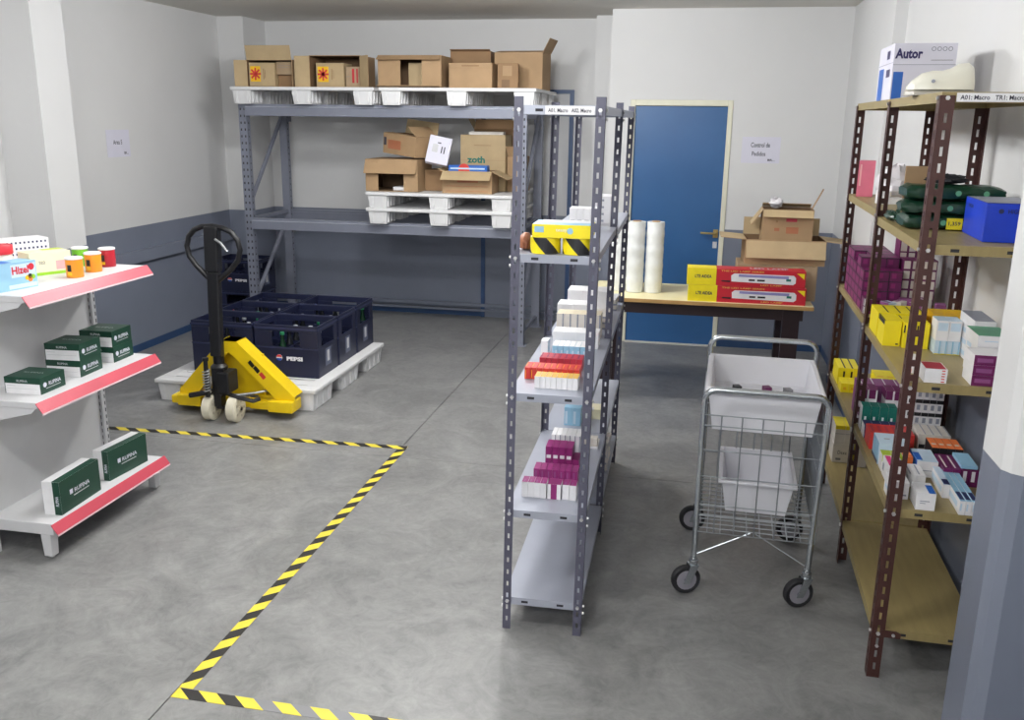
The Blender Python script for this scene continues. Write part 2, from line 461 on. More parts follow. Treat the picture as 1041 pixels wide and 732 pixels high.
# products on the gondola
def green_box(label, M, size, group=None, upright=False):
    w, d, h = size
    t = thing('product_box', label, 'box', M, group)
    b = MB()
    if upright:
        b.box(-w/2, -d/2, 0, w/2, d/2, h, 'darkgreen', dict(f='white', b='white', l='darkgreen', t='white'))
        decal(b, 't', size, .55, 0, 1, 1, 'darkgreen'); decal(b, 'f', size, .6, 0, 1, 1, 'darkgreen')
        b.build('carton', t)
        text('RUPINA', t, (w/2+.001, .01, h*.52), YF, ZF, d*.38, h*.13, 'paper', bold=.02)
        b = MB(); b.box(w/2, -d*.27, h*.46, w/2+.001, -d*.2, h*.6, 'paper'); b.build('emblem', t)
        b = MB(); b.box(w/2, -d*.18, h*.36, w/2+.001, d*.2, h*.385, 'grey_light'); b.build('print_line', t)
        text('RUPINA', t, (w*.3, -d/2-.0015, h*.42), ZF, (-1, 0, 0), h*.3, w*.18, 'paper', bold=.02)
    else:
        b.box(-w/2, -d/2, 0, w/2, d/2, h, 'darkgreen', dict(l='white'))
        decal(b, 'f', size, .02, 0, .98, .62, 'white'); decal(b, 'f', size, .06, .47, .3, .5, 'grey_light', .0012); decal(b, 'f', size, .06, .3, .9, .32, 'grey_light', .0012)
        b.build('carton', t)
        text('RUPINA', t, (w/2+.001, .012, h*.52), YF, ZF, d*.5, h*.24, 'paper', bold=.02)
        b = MB(); b.lathe([(h*.15, 0), (h*.15, .001)], 12, 'paper', (w/2, -d*.33, h*.52), 'x'); b.build('emblem', t)
        b = MB(); b.box(w/2, -d*.3, h*.26, w/2+.001, d*.3, h*.29, 'grey_light'); b.build('print_line', t)
        text('RUPINA', t, (0, -d/2-.0015, h*.79), XF, ZF, w*.3, h*.14, 'grey_light', bold=.02)
        text('RUPINA', t, (0, 0, h+.001), XF, YF, w*.55, d*.1, 'grey_light')
    return t
zb, zm, zt = .1755, .7355, 1.1955
green_box('tall dark green box standing on the gondola base, next to its open end', T(-2.765, 3.44, zb, R(3)), (.085, .3, .157), None, True)
green_box('tall dark green box standing on the gondola base below the twin box stack', T(-2.785, 3.842, zb, R(-4)), (.085, .29, .152), None, True)
gs = (.175, .165, .074)
green_box('single dark green flat box lying alone on the gondola middle shelf', T(-2.845, 3.385, zm, R(2)), gs)
green_box('lower green box of the double stack beside the single green box', T(-2.86, 3.672, zm, R(3)), (.175, .17, .078))
green_box('upper green box of the double stack beside the single green box', T(-2.858, 3.672, zm+.0785, R(4)), (.175, .17, .078))
green_box('lower green box of the double stack by the gondola upright', T(-2.87, 3.94, zm, R(2)), (.175, .165, .078))
green_box('upper green box of the double stack by the gondola upright', T(-2.872, 3.94, zm+.0785, R(2.5)), (.175, .165, .078))
def can(label, x, y, colr):
    t = thing('snack_can', label, 'can', T(x, y, zt, R(-35)))
    MB().lathe([(.036, 0), (.0375, .002), (.0375, .08), (.037, .083)], 20, colr).build('body', t, smooth=True)
    MB().lathe([(.039, .0832), (.04, .085), (.04, .091), (.037, .093)], 20, 'white').build('lid', t, smooth=True)
    for nm, a0, a1, z0, z1, m in (('barcode', -130, -95, .018, .05, 'white'), ('print_patch', -70, -40, .03, .06, 'black'), ('print_patch', -70, -38, .012, .026, 'gold')):
        bb = MB(); N = 5
        vs = [(.0379*math.cos(R(a0+(a1-a0)*k/N)), .0379*math.sin(R(a0+(a1-a0)*k/N)), z) for z in (z0, z1) for k in range(N+1)]
        bb.add(vs, [(k, k+1, k+N+2, k+N+1) for k in range(N)], m); bb.build(nm, t)
can('small orange snack can next to the cream tea box', -2.80, 3.67, 'canorange')
can('small orange snack can between the red can and the other orange can', -2.818, 3.83, 'canorange')
can('small dark red snack can with white lid', -2.85, 3.985, 'canred')
can('small green snack can with white lid', -2.99, 3.97, 'cangreen')
t = thing('cereal_box', 'light blue food box with a red brand word', 'box', T(-2.87, 3.335, zt, R(78)))
size = (.2, .1, .115)
b = MB(); w_, d_, h_ = size
b.box(-w_/2, -d_/2, 0, w_/2, d_/2, h_, 'skyblue', dict(t='skyblue', l='blue'))
decal(b, 'f', size, .38, .45, .98, .93, 'paleblue'); decal(b, 'f', size, 0, 0, .14, .96, 'skyblue')
decal(b, 'f', size, .30, .05, .98, .2, 'paleblue')
decal(b, 't', size, .05, .2, .5, .8, 'blue'); b.build('carton', t)
text('Hizel', t, (.02, -d_/2-.0015, .082), XF, ZF, .08, .034, 'jarred', bold=.03)
b = MB(); b.lathe([(.015, 0), (.015, .001)], 14, 'jarred', (.075, -d_/2-.0008, .09), 'y'); b.build('emblem', t)
b = MB()
for x, z, m in ((.052, .045, 'gold'), (.066, .05, 'black'), (.08, .046, 'lime2'), (.066, .036, 'orange')):
    b.lathe([(.011, 0), (.011, .001)], 10, m, (x, -d_/2-.0008, z), 'y')
b.build('fruit_print', t)
t = thing('tea_box', 'cream tea box with lime green bottom edge', 'box', T(-3.0, 3.73, zt, R(62)))
size = (.19, .12, .105); w_, d_, h_ = size
b = MB(); b.box(-w_/2, -d_/2, 0, w_/2, d_/2, h_, 'cream', dict(t='cream', r='lime'))
decal(b, 'f', size, 0, 0, 1, .13, 'lime2'); decal(b, 'f', size, .62, .2, .92, .6, 'rosa'); decal(b, 't', size, .5, .6, 1, 1, 'lime')
b.build('carton', t); text('tea', t, (-.04, -d_/2-.0015, .06), XF, ZF, .03, .018, 'grey')
def jar(label, x, y, group=None):
    t = thing('jar', label, 'jar', T(x, y, zt, R(-50)), group)
    MB().lathe([(.045, 0), (.05, .01), (.05, .085), (.042, .1)], 20, 'offwhite').build('jar_body', t, smooth=True)
    MB().lathe([(.051, .1), (.053, .104), (.053, .138), (.05, .142)], 20, 'jarred').build('lid', t, smooth=True)
    bb = MB(); vs = [(.0506*math.cos(R(a)), .0506*math.sin(R(a)), z) for z in (.03, .08) for a in (-70, -50, -30, -10)]
    bb.add(vs, [(k, k+1, k+5, k+4) for k in range(3)], 'red'); bb.build('label_print', t)
jar('clear jar with red screw lid beside the light blue box', -3.14, 3.62)
jar('red lidded jar beside the white dotted box at the gondola edge', -3.28, 3.57)
t = thing('patterned_box', 'white box with rows of dark dots behind the cream tea box', 'box', T(-3.27, 3.88, zt, R(62)))
b = MB(); b.box(-.13, -.06, 0, .13, .06, .135, 'white')
b.build('carton', t)
b = MB()
for i in range(12):
    for j in range(4):
        x = -.11+i*.02; z = .03+j*.028
        b.box(x, -.0612, z, x+.008, -.06, z+.01, 'navy')
stuff(b.build('dot_print', t))

# ------------------------------------------------------------------ slotted-angle shelving
def slotted_post(H, w, sx, sy, m, pitch=.05, sl=.026, sw=.009, shear=0.):
    b = MB()
    n = int((H-.02)/pitch); cols = [0, (w-sw)/2, (w+sw)/2, w]
    rows = [0.]
    for k in range(n):
        z = .02+k*pitch+(pitch-sl)/2
        rows += [z, z+sl]
    rows.append(H)
    for fl in range(2):
        vs, fs = [], []
        for z in rows:
            for c in cols:
                p = (sx*c, 0, z) if fl == 0 else (0, sy*c, z)
                vs.append((p[0]+shear*z, p[1], p[2]))
        for i in range(len(rows)-1):
            for j in range(3):
                if j == 1 and i % 2 == 1: continue
                q = (i*4+j, i*4+j+1, (i+1)*4+j+1, (i+1)*4+j)
                fs.append(q)
        b.add(vs, fs, m)
    return b
def tray(W, L, m, lip=.03, slots=True, inset=.002):
    """shelf tray: W across (x), L deep (y), top surface at z=0"""
    b = MB()
    b.box(0, 0, -.003, W, L, 0, m)
    b.box(0, 0, -lip, W, .002, -.003, m); b.box(0, L-.002, -lip, W, L, -.003, m)
    b.box(0, .002, -lip, .002, L-.002, -.003, m); b.box(W-.002, .002, -lip, W, L-.002, -.003, m)
    if slots:
        for f in (.27, .73):
            x = W*f
            b.quad((x-.013, -EPS, -lip*.68), (x+.013, -EPS, -lip*.68), (x+.013, -EPS, -lip*.36), (x-.013, -EPS, -lip*.36), 'slot_dark')
    return b
GA, GW, GL, GSH = -.0204, .3053, .937, .0109
GM = T(-.6439, 3.0963, 0, -GA)
gr = thing('slotted_shelving', 'grey metal slotted angle shelving, two bays long', 'shelving', GM)
pw = .031
for j in range(3):
    for i in range(2):
        sy = 1 if j == 0 else -1
        slotted_post(2.0, pw, 1 if i == 0 else -1, sy, 'post_grey', sl=.02, sw=.008, shear=GSH).build('post', gr, Matrix.Translation((GW*i, GL*j, 0)), solid=.002)
gshelf = [[1.972, 1.471, .962, .502, .136], [1.972, 1.445, .95, .502, .17]]
for bay in range(2):
    for z in gshelf[bay]:
        W = GW-.006
        tray(W, GL-.006, 'shelf_grey', .03).build('shelf', gr, Matrix.Translation((.003+GSH*z, bay*GL+.003, z)))
b = MB()
for bay in range(2):
    for z in gshelf[bay]:
        for x in (0, GW):
            for y in (bay*GL, bay*GL+GL):
                sg = -1 if x == 0 else 1
                for zz in (z-.015, z-.045):
                    yy = y+(.016 if y == 0 else -.016)
                    b.lathe([(.006, 0), (.006, .006)], 6, 'bolt', (x+GSH*zz+(sg*.002 if sg > 0 else -.008), yy, zz), 'x')
                if y == 0:
                    b.lathe([(.007, -.006), (.007, 0)], 6, 'bolt', (x+GSH*z-sg*.016, -.001, z-.015), 'y')
stuff(b.build('bolts', gr))
b = MB(); b.box(.105, -.003, -.03, GW-.034, -.001, -.002, 'white')
ls = b.build('label_strip', gr, Matrix.Translation((GSH*1.972, 0, 1.972)))
text('A01. Macro   A02. Macro', ls, (.187, -.0036, -.016), XF, ZF, .145, .013, 'ink', bold=.02)

BA, BWD, BL = .0226, .365, .9297
BM = T(.704, 3.0704, 0, -BA)
br = thing('slotted_shelving', 'brown metal slotted angle shelving with olive shelves by the right wall', 'shelving', BM)
for j in range(3):
    for i in range(2):
        sy = 1 if j == 0 else -1
        slotted_post(2.012, .042, 1 if i == 0 else -1, sy, 'post_brown', sl=.028, sw=.009).build('post', br, Matrix.Translation((BWD*i, BL*j, 0)), solid=.0025)
bshelf = [[2.022, 1.558, 1.104, .655, .195], [2.022, 1.582, 1.12, .645, .2]]
for bay in range(2):
    for k, z in enumerate(bshelf[bay]):
        tray(BWD-.008, BL-.008, 'shelf_olive', .032).build('shelf', br, Matrix.Translation((.004, bay*BL+.004, z)))
for x0, x1 in ((.03, .095), (BWD-.095, BWD-.03)):
    b = MB(); b.prism([(x0, .165), (x1, .165), (x1, .185), (x1-.015 if x0 < .1 else x1, .192), (x0, .192)], -.004, -.0005, 'post_brown'); b.build('corner_bracket', br)
b = MB()
for bay in range(2):
    for z in bshelf[bay]:
        for y in (bay*BL, bay*BL+BL):
            yy = y+(.018 if y == 0 else -.018)
            b.lathe([(.006, 0), (.006, .006)], 6, 'bolt', (-.008, yy, z-.018), 'x')
            if y == 0: b.lathe([(.007, -.006), (.007, 0)], 6, 'bolt', (.02, -.0015, z-.018), 'y')
for x, z in ((.02, .13), (.07, .178), (BWD-.06, .178)): b.lathe([(.006, -.006), (.006, 0)], 6, 'bolt', (x, -.0045, z), 'y')
stuff(b.build('bolts', br))
b = MB(); b.box(.045, -.004, -.029, .245, -.001, -.003, 'white')
ls = b.build('label_strip', br, Matrix.Translation((0, 0, 2.022)))
text('A01: Macro   TR1: Macro', ls, (.145, -.0046, -.016), XF, ZF, .18, .014, 'ink', bold=.02)

# ------------------------------------------------------------------ rows of small cartons on the shelves
ORD = ['first', 'second', 'third', 'fourth', 'fifth', 'sixth', 'seventh', 'eighth', 'ninth']
def lab(label, i, n, k, levels, ref):
    ex = []
    if levels > 1: ex.append(('bottom layer' if k == 0 else 'top layer' if k == levels-1 else ORD[k]+' layer'))
    if n > 1: ex.append(ORD[i]+' from '+ref)
    for e in (ex, ex[:1]):
        t = label+(', '+', '.join(e) if e else '')
        if len(t.split()) <= 16: return t
    return label
def row(z, pL, pR, n, h, d, fm, label, group, base='white', decals=(), levels=1, ang=0., name='medicine_box', jit=.0015, skip=(), dz=0):
    a = at(*pL, z); e = at(*pR, z)
    U = Vector((math.cos(ang), math.sin(ang), 0)); V = Vector((-math.sin(ang), math.cos(ang), 0))
    wtot = (e-a).dot(U); w = wtot/n
    me = box_mesh(name, (w-.0012, d, h), fm, base, decals)
    hh = round(h, 3)
    for k in range(levels):
        for i in range(n):
            if (i, k) in skip: continue
            p = a+U*(w*(i+.5))+V*(d/2+random.uniform(0, jit*2))
            o = obj(name, me, None, T(p.x, p.y, z+dz+.0004+k*(hh+.0004), ang))
            tag(o, lab(label, i, n, k, levels, 'hazard tape side' if ang > 0 else 'aisle edge'), 'box', group)
def lrow(M, z, u0, v0, n, w, h, d, fm, label, group, base='white', decals=(), levels=1, name='medicine_box', jit=.001, skip=(), dz=0, ang=0.):
    me = box_mesh(name, (w-.0012, d, h), fm, base, decals); hh = round(h, 3)
    for k in range(levels):
        for i in range(n):
            if (i, k) in skip: continue
            o = obj(name, me, None, M @ T(u0+w*(i+.5), v0+d/2+random.uniform(0, jit*2), z+dz+.0004+k*(hh+.0004), ang))
            tag(o, lab(label, i, n, k, levels, 'hazard tape side' if M is GM else 'aisle edge'), 'box', group)
ga, ba = -GA, -BA
z = .9624
row(z, (543, 394.5), (587, 398), 8, .045, .07, dict(t='amber', b='amber'), 'small white medicine carton with amber top on the grey rack', 'amber topped cartons on the grey rack', ang=ga)
row(z, (533, 385), (589, 388), 9, .045, .085, dict(), 'bright red medicine carton in a row on the grey rack', 'bright red cartons on the grey rack', 'red', (('t', .1, .2, .25, .8, 'canorange'), ('f', .1, .1, .25, .8, 'canorange')), ang=ga)
row(z, (548, 375), (592, 377), 7, .046, .085, dict(), 'crimson medicine carton behind the bright red cartons', 'crimson cartons on the grey rack', 'crimson', (('t', .15, .15, .3, .85, 'purple'),), ang=ga)
row(z, (561, 362), (595, 364), 6, .045, .1, dict(t='white'), 'white carton with light blue front on the grey rack', 'light blue fronted cartons on the grey rack', 'skyblue', (('f', .6, .2, .9, .6, 'paleblue'),), ang=ga)
row(z, (549.5, 361), (557, 361), 1, .062, .06, dict(), 'upright plain white carton at the edge of the grey rack shelf', None, 'white', ang=ga)
lrow(GM, z, .075, .72, 4, .05, .07, .1, dict(), 'short white carton before the tall pale cartons', 'short white cartons on the grey rack', 'white')
lrow(GM, gshelf[1][2], .06, .95, 6, .034, .115, .1, dict(t='beige'), 'tall pale grey carton in the row at the bay joint', 'tall pale cartons on the grey rack', 'offwhite', (('f', .8, .0, .98, 1, 'slate'),))
lrow(GM, gshelf[1][2], .04, 1.12, 2, .075, .125, .12, dict(t='white'), 'white carton behind the tall pale cartons on the far bay', 'white cartons on the far grey bay', 'white')
lrow(GM, gshelf[1][2], .06, 1.36, 3, .07, .15, .14, dict(), 'large white carton at the far end of the grey rack', 'large white cartons at the far grey bay end', 'white')
# folded newspapers and leaflets
def papers(name, label, M, n, w, d, t):
    o = thing(name, label, 'papers', M)
    for i in range(n):
        b = MB(); r = random.uniform(-.06, .06); s = random.uniform(.9, 1)
        b.xf = Matrix.Rotation(r, 4, 'Z')
        b.box(-w/2*s, -d/2*s, i*t, w/2*s, d/2*s, (i+.88)*t, 'grey_light' if i % 2 else 'offwhite', dict(f='slate' if i % 3 == 0 else 'offwhite'))
        b.build('folded_sheet', o)
papers('leaflet_stack', 'stack of folded leaflets on the far bay behind the short white cartons', GM @ T(.245, 1.27, gshelf[1][2]+.0005), 7, .085, .2, .009)
papers('leaflet_stack', 'loose pile of grey leaflets at the far end of the grey rack', GM @ T(.245, 1.72, gshelf[1][2]+.0005), 6, .09, .2, .01)
# s4
z = .5024
mg = (('f', 0, .78, 1, 1, 'magenta'),)
row(z, (530, 505), (555, 507), 4, .062, .062, dict(t='magenta'), 'white carton with magenta top beside the banded carton', 'front magenta topped cartons', 'white', (('t', .3, .1, .5, .5, 'purple_l'),), ang=ga)
row(z, (556, 507.3), (570, 508.2), 1, .062, .062, dict(t='magenta'), 'wide white carton with a broad magenta band down its front', None, 'white', (('f', .25, 0, .7, 1, 'magenta'),), ang=ga)
row(z, (571, 508.2), (585.5, 509), 2, .062, .062, dict(t='magenta'), 'white medicine carton with magenta top, front row beside the post', 'front magenta topped cartons by the post', 'white', (('t', .3, .1, .5, .5, 'purple_l'),), ang=ga)
row(z, (542, 492), (587, 495), 7, .066, .075, dict(), 'magenta medicine carton in the second row on the grey rack', 'second row magenta cartons', 'magenta', (('f', .1, .0, .9, .12, 'white'), ('f', .3, .5, .5, .9, 'purple_l')), ang=ga)
row(z, (554, 477), (588, 480), 5, .05, .09, dict(), 'magenta carton in the tall double stack', 'stacked magenta cartons', 'magenta', (('f', .15, 0, .85, .3, 'white'),), levels=2, ang=ga, skip=((4, 1),))
row(z, (560, 458), (590, 459), 6, .075, .1, dict(), 'thin upright white carton behind the magenta stack', 'thin upright white cartons', 'white', (('f', .8, 0, 1, 1, 'slate'),), ang=ga)
lrow(GM, z, .215, .72, 1, .075, .012, .11, dict(t='offwhite'), 'flat white tray of small cartons beside the magenta stack', None, 'white')
lrow(GM, z, .22, .73, 3, .022, .03, .05, dict(), 'tiny white carton lying on the flat tray', 'tiny cartons on the flat tray', 'offwhite', dz=.013)
lrow(GM, gshelf[1][3], .1, 1.02, 2, .04, .09, .1, dict(), 'light blue carton with pale front on the far lower shelf', 'light blue cartons on the far lower shelf', 'skyblue', (('f', .1, .1, .4, .8, 'paleblue'),))
lrow(GM, gshelf[1][3], .205, 1.14, 1, .06, .05, .1, dict(), 'small cream carton alone on the far lower shelf', None, 'cream')
papers('newspaper_stack', 'stack of newspapers on the lower far shelf of the grey rack', GM @ T(.245, 1.42, gshelf[1][4]+.0005), 9, .1, .3, .014)
# s2
z = 1.4714
def tape_roll(label, u, v):
    M = GM @ T(u, v, z+.0005, R(-22))
    t = thing('tape_roll', label, 'tape roll', M)
    N = 30; r0, r1, h = .03, .054, .056
    for q in range(6):
        b = MB(); tw = 1.0
        for k in range(q*N//6, (q+1)*N//6):
            a0, a1 = 2*math.pi*k/N, 2*math.pi*(k+1)/N
            for e in range(6):
                f0, f1 = e/6, (e+1)/6
                b.quad(*[(r1*math.cos(a), r1*math.sin(a), zz) for a, zz in ((a0-tw*f0, h*f0), (a1-tw*f0, h*f0), (a1-tw*f1, h*f1), (a0-tw*f1, h*f1))], 'black' if q % 2 else 'yellow')
        b.build('black_stripe' if q % 2 else 'yellow_stripe', t)
    b = MB(); vs = []
    for r, zz in ((r1-.0012, h), (r0, h), (r0, 0), (r1-.0012, 0)):
        vs += [(r*math.cos(2*math.pi*k/N), r*math.sin(2*math.pi*k/N), zz) for k in range(N)]
    fs = [(i*N+k, ((i+1) % 4)*N+k, ((i+1) % 4)*N+(k+1) % N, i*N+(k+1) % N) for i in range(4) for k in range(N)]
    b.add(vs, fs, 'offwhite'); b.build('core', t)
tape_roll('roll of yellow and black hazard tape beside the brown lump of bag', .128, .062)
tape_roll('roll of yellow and black hazard tape beside the front post', .243, .062)
size = (.205, .15, .046)
t = thing('tea_carton', 'yellow carton with teal patch lying on the tape rolls', 'box', GM @ T(.19, .085, z+.058))
b = MB(); b.box(-size[0]/2, -size[1]/2, 0, size[0]/2, size[1]/2, size[2], 'yellow', dict(t='skyblue', l='skyblue'))
decal(b, 'f', size, .04, .4, .2, .85, 'skyblue'); decal(b, 't', size, .1, .45, 1, 1, 'white'); b.build('carton', t)
text('teasy', t, (-.0, -size[1]/2-.0015, .026), XF, ZF, .04, .013, 'cream', bold=.02)
b = MB(); b.lathe([(.011, 0), (.011, .0008)], 12, 'skyblue', (.03, -size[1]/2-.0008, .025), 'y'); b.build('emblem', t)
# brown paper bag
t = MB(); prof = [(.012, 0), (.026, .006), (.031, .022), (.028, .04), (.016, .052), (.008, .06)]
t.lathe(prof, 14, 'burnt')
t.v = [(x*(1+.18*math.sin(5*math.atan2(y, x)+zz*90)), y*(1+.15*math.cos(4*math.atan2(y, x))), zz) for x, y, zz in t.v]
o = t.build('paper_bag', None, GM @ T(.05, .12, z+.0005), smooth=True); tag(o, 'small crumpled reddish brown bag beside the tape rolls', 'bag')
lrow(GM, gshelf[0][1], .13, .74, 4, .03, .095, .09, dict(), 'small white carton standing behind the yellow carton', 'white cartons behind the yellow carton', 'white', (('f', .2, .2, .8, .5, 'grey_light'),))
lrow(GM, gshelf[1][1], .21, 1.0, 1, .075, .03, .16, dict(), 'flat white carton in the stack on the upper far shelf', 'flat white cartons on the upper far shelf', 'white', (('f', .2, .3, .6, .6, 'slate'),), levels=5)

# brown rack --------------------------------------------------------------
def brow(bay, k): return bshelf[bay][k]+.0003
z = brow(0, 3)
B = BM
lrow(B, z, .045, .09, 1, .035, .06, .12, dict(), 'upright white carton behind the brown front post', None, 'white', (('f', .2, .2, .8, .3, 'slate'),), levels=1)
lrow(B, z, .012, .07, 1, .033, .07, .1, dict(), 'white carton at the open edge of the olive shelf', None, 'white', (('l', .2, .3, .8, .5, 'paleblue'),))
row(z, (930, 518), (950, 520), 1, .062, .1, dict(), 'white carton with bright blue corner on the olive shelf', None, 'white', (('t', .62, 0, .98, .75, 'blue'), ('f', .2, .5, .7, .55, 'slate'), ('f', .2, .38, .5, .42, 'slate')), ang=ba)
row(z, (974, 523.5), (993, 525), 3, .05, .3, dict(t='skyblue'), 'long light blue carton with navy print', 'long light blue cartons', 'white', (('t', .1, .05, .9, .28, 'navy'), ('l', .05, .3, .9, .7, 'paleblue'), ('f', .1, .3, .4, .8, 'paleblue')), ang=ba)
lrow(B, z, .2, .14, 1, .026, .05, .18, dict(t='paleblue'), 'long pale carton with navy panel leaning out of the blue row', None, 'white', (('t', .1, .02, .9, .3, 'navy'), ('l', .05, .3, .9, .7, 'paleblue')))
lrow(B, z, .03, .2, 2, .028, .07, .14, dict(), 'white carton with pink top stripe on the olive shelf', 'pink striped cartons', 'white', (('t', .15, .2, .85, .95, 'pink'), ('l', .1, .3, .3, .7, 'slate')))
lrow(B, z, .1, .22, 2, .03, .045, .12, dict(), 'flat white carton with grey print beside the pink striped cartons', 'flat white cartons by the pink stripes', 'white', (('t', .2, .1, .4, .9, 'slate'),))
lrow(B, z, .03, .355, 2, .036, .065, .06, dict(t='lime'), 'carton with lime green top on the olive shelf', 'lime topped cartons', 'white', (('f', 0, .6, 1, 1, 'lime'),))
lrow(B, z, .105, .36, 1, .035, .063, .06, dict(t='orange'), 'carton with orange top beside the lime topped cartons', None, 'white', (('f', 0, .6, 1, 1, 'orange'),))
lrow(B, z, .028, .43, 1, .105, .085, .13, dict(t='paleblue', f='paleblue'), 'pale blue carton with navy base behind the lime topped cartons', None, 'skyblue', (('l', 0, 0, 1, .15, 'navy'), ('t', .25, .4, .45, .5, 'slate')))
lrow(B, z, .022, .6, 6, .028, .07, .12, dict(), 'red carton in the row on the olive shelf', 'red cartons on the brown rack', 'red', (('t', .3, .2, .7, .8, 'crimson'),))
lrow(B, z, .02, .735, 4, .035, .055, .08, dict(l='white'), 'navy carton with white side behind the red row', 'navy cartons on the brown rack', 'navy', (('f', .2, .2, .8, .4, 'white'),))
lrow(B, z, .02, .83, 4, .035, .11, .07, dict(l='white'), 'teal green carton behind the navy cartons', 'teal cartons on the brown rack', 'teal', (('f', .3, .2, .55, .6, 'white'),))
lrow(B, z, .148, .33, 1, .075, .062, .14, dict(t='paleblue', l='blue'), 'white and pale blue carton with blue side panel', None, 'white', (('t', .0, .1, .3, .7, 'blue'), ('f', .2, .4, .8, .45, 'slate')))
lrow(B, z, .228, .27, 2, .03, .062, .16, dict(), 'purple carton in front of the black and orange cartons', 'purple cartons on the olive shelf', 'purple', (('t', .3, .1, .5, .9, 'offwhite'),))
lrow(B, z, .29, .27, 2, .028, .066, .16, dict(), 'purple carton with a white square next to the pier', 'purple cartons with white square', 'purple', (('f', .15, .3, .6, .9, 'white'),))
lrow(B, z, .225, .46, 4, .028, .075, .12, dict(t='orange'), 'black carton with orange top on the olive shelf', 'black and orange cartons', 'black', (('t', .2, .3, .8, .45, 'offwhite'), ('f', .3, .2, .6, .5, 'slate')))
lrow(B, z, .285, .27, 1, .055, .012, .14, dict(), 'flat light blue carton lying on the purple cartons', None, 'skyblue', dz=.068)
lrow(B, z, .21, .63, 4, .03, .07, .13, dict(), 'long grey white carton with dark end before the small white stack', 'long grey white cartons', 'offwhite', (('f', .1, .15, .9, .4, 'black'), ('t', .8, 0, .95, 1, 'slate')))
lrow(B, z, .19, .79, 5, .027, .056, .1, dict(t='black'), 'small white carton with black lid in the tall stack', 'small white cartons in the tall stack', 'white', (('f', 0, .72, 1, 1, 'black'), ('f', .25, .2, .75, .6, 'slate')), levels=5)
# bay 2, same level
z = brow(1, 3)
lrow(B, z, .025, .95, 5, .035, .08, .1, dict(t='purple'), 'white carton with purple top just beyond the middle post', 'purple topped cartons beyond the middle post', 'white', (('f', 0, .5, .8, 1, 'purple'), ('l', 0, .5, 1, 1, 'purple')), levels=2, skip=((2, 1),))
lrow(B, z, .205, .96, 4, .033, .15, .1, dict(), 'purple carton with white foot beyond the middle brown post', 'purple cartons with white foot', 'purple', (('f', 0.05, 0, .95, .4, 'white'),))
lrow(B, z, .03, 1.07, 6, .05, .15, .12, dict(), 'purple carton lying behind the purple topped cartons', 'purple cartons lying in the far bay', 'purple_l', (('t', .3, 0, .4, 1, 'white'),))
lrow(B, z, .012, 1.6, 3, .036, .085, .2, dict(), 'yellow carton with black corner at the far brown post', 'yellow cartons at the far post', 'yellow', (('f', .7, .3, .95, .8, 'black'), ('t', .8, 0, 1, 1, 'black')))
lrow(B, z, .012, 1.45, 3, .036, .045, .12, dict(), 'short yellow carton before the yellow cartons at the far post', 'short yellow cartons at the far post', 'yellow', (('f', .3, .3, .7, .6, 'gold'),))
lrow(B, z, .16, 1.35, 4, .045, .05, .2, dict(), 'yellow carton with dark stripes in the far bay middle', 'yellow cartons in the far bay middle', 'yellow', (('f', .6, .2, .8, .8, 'black'), ('t', .2, .3, .8, .4, 'gold')), levels=2)
# level 3 bay 1
z = brow(0, 2)
ye = (('f', .75, .06, .9, .12, 'black'), ('l', .02, .82, .98, 1, 'black'), ('t', .0, .0, .06, 1, 'black'))
lrow(B, z, .012, .52, 1, .062, .098, .14, dict(), 'bright yellow carton with black side band at the shelf edge', None, 'yellow', ye)
lrow(B, z, .078, .5, 2, .046, .098, .14, dict(), 'bright yellow carton beside the black banded one', 'bright yellow cartons behind the front post', 'yellow', (('f', .02, .6, .14, .9, 'black'), ('t', .0, .5, .1, 1, 'black')))
lrow(B, z, .012, .68, 4, .045, .096, .18, dict(), 'bright yellow carton in the rear yellow row by the middle post', 'rear bright yellow cartons', 'yellow', (('t', .85, .1, .98, .9, 'black'),))
lrow(B, z, .22, .62, 3, .042, .098, .2, dict(), 'golden yellow carton behind the tall pale blue cartons', 'golden yellow cartons', 'gold', (('t', .1, .45, .9, .52, 'amber'),))
lrow(B, z, .178, .43, 4, .022, .05, .1, dict(), 'slim pale blue carton under the tall pale cartons', 'slim pale blue cartons', 'paleblue', (('f', .65, 0, .9, 1, 'skyblue'), ('f', 0, 0, 1, .06, 'yellow')))
lrow(B, z, .178, .435, 2, .043, .075, .09, dict(t='paleblue'), 'tall pale carton standing on the slim pale blue cartons', 'tall pale cartons', 'white', (('f', .1, .5, .9, .9, 'paleblue'),), dz=.0505)
lrow(B, z, .268, .27, 1, .07, .04, .22, dict(), 'white carton in the stack with a grey topped carton', 'white cartons under the grey topped carton', 'white', (('l', .1, .3, .5, .7, 'paleblue'),), levels=3)
lrow(B, z, .268, .3, 1, .07, .036, .2, dict(t='slate'), 'white carton with grey top on the white stack', None, 'white', dz=.1215)
lrow(B, z, .24, .13, 1, .1, .036, .14, dict(), 'white carton under the green topped carton', 'white cartons under the green topped carton', 'white', (('l', .1, .3, .5, .7, 'paleblue'), ('f', .2, .4, .6, .5, 'slate')), levels=3)
lrow(B, z, .238, .125, 1, .105, .034, .16, dict(t='greentop'), 'white carton with sea green top above the purple ended stack', None, 'white', (('f', .2, .4, .6, .5, 'paleblue'),), dz=.1095)
lrow(B, z, .205, .012, 1, .115, .034, .115, dict(f='purple'), 'white carton with purple printed end in the low stack', 'purple ended cartons', 'white', (('f', .08, .3, .5, .7, 'purple_l'), ('f', .6, .3, .9, .7, 'magenta')), levels=3)
lrow(B, z, .062, .012, 1, .07, .0095, .1, dict(), 'thin white carton with red top in the flat stack', 'thin red topped cartons', 'white', (('f', .75, .3, .9, .7, 'red'), ('t', .05, .05, .95, .95, 'crimson')), levels=5)
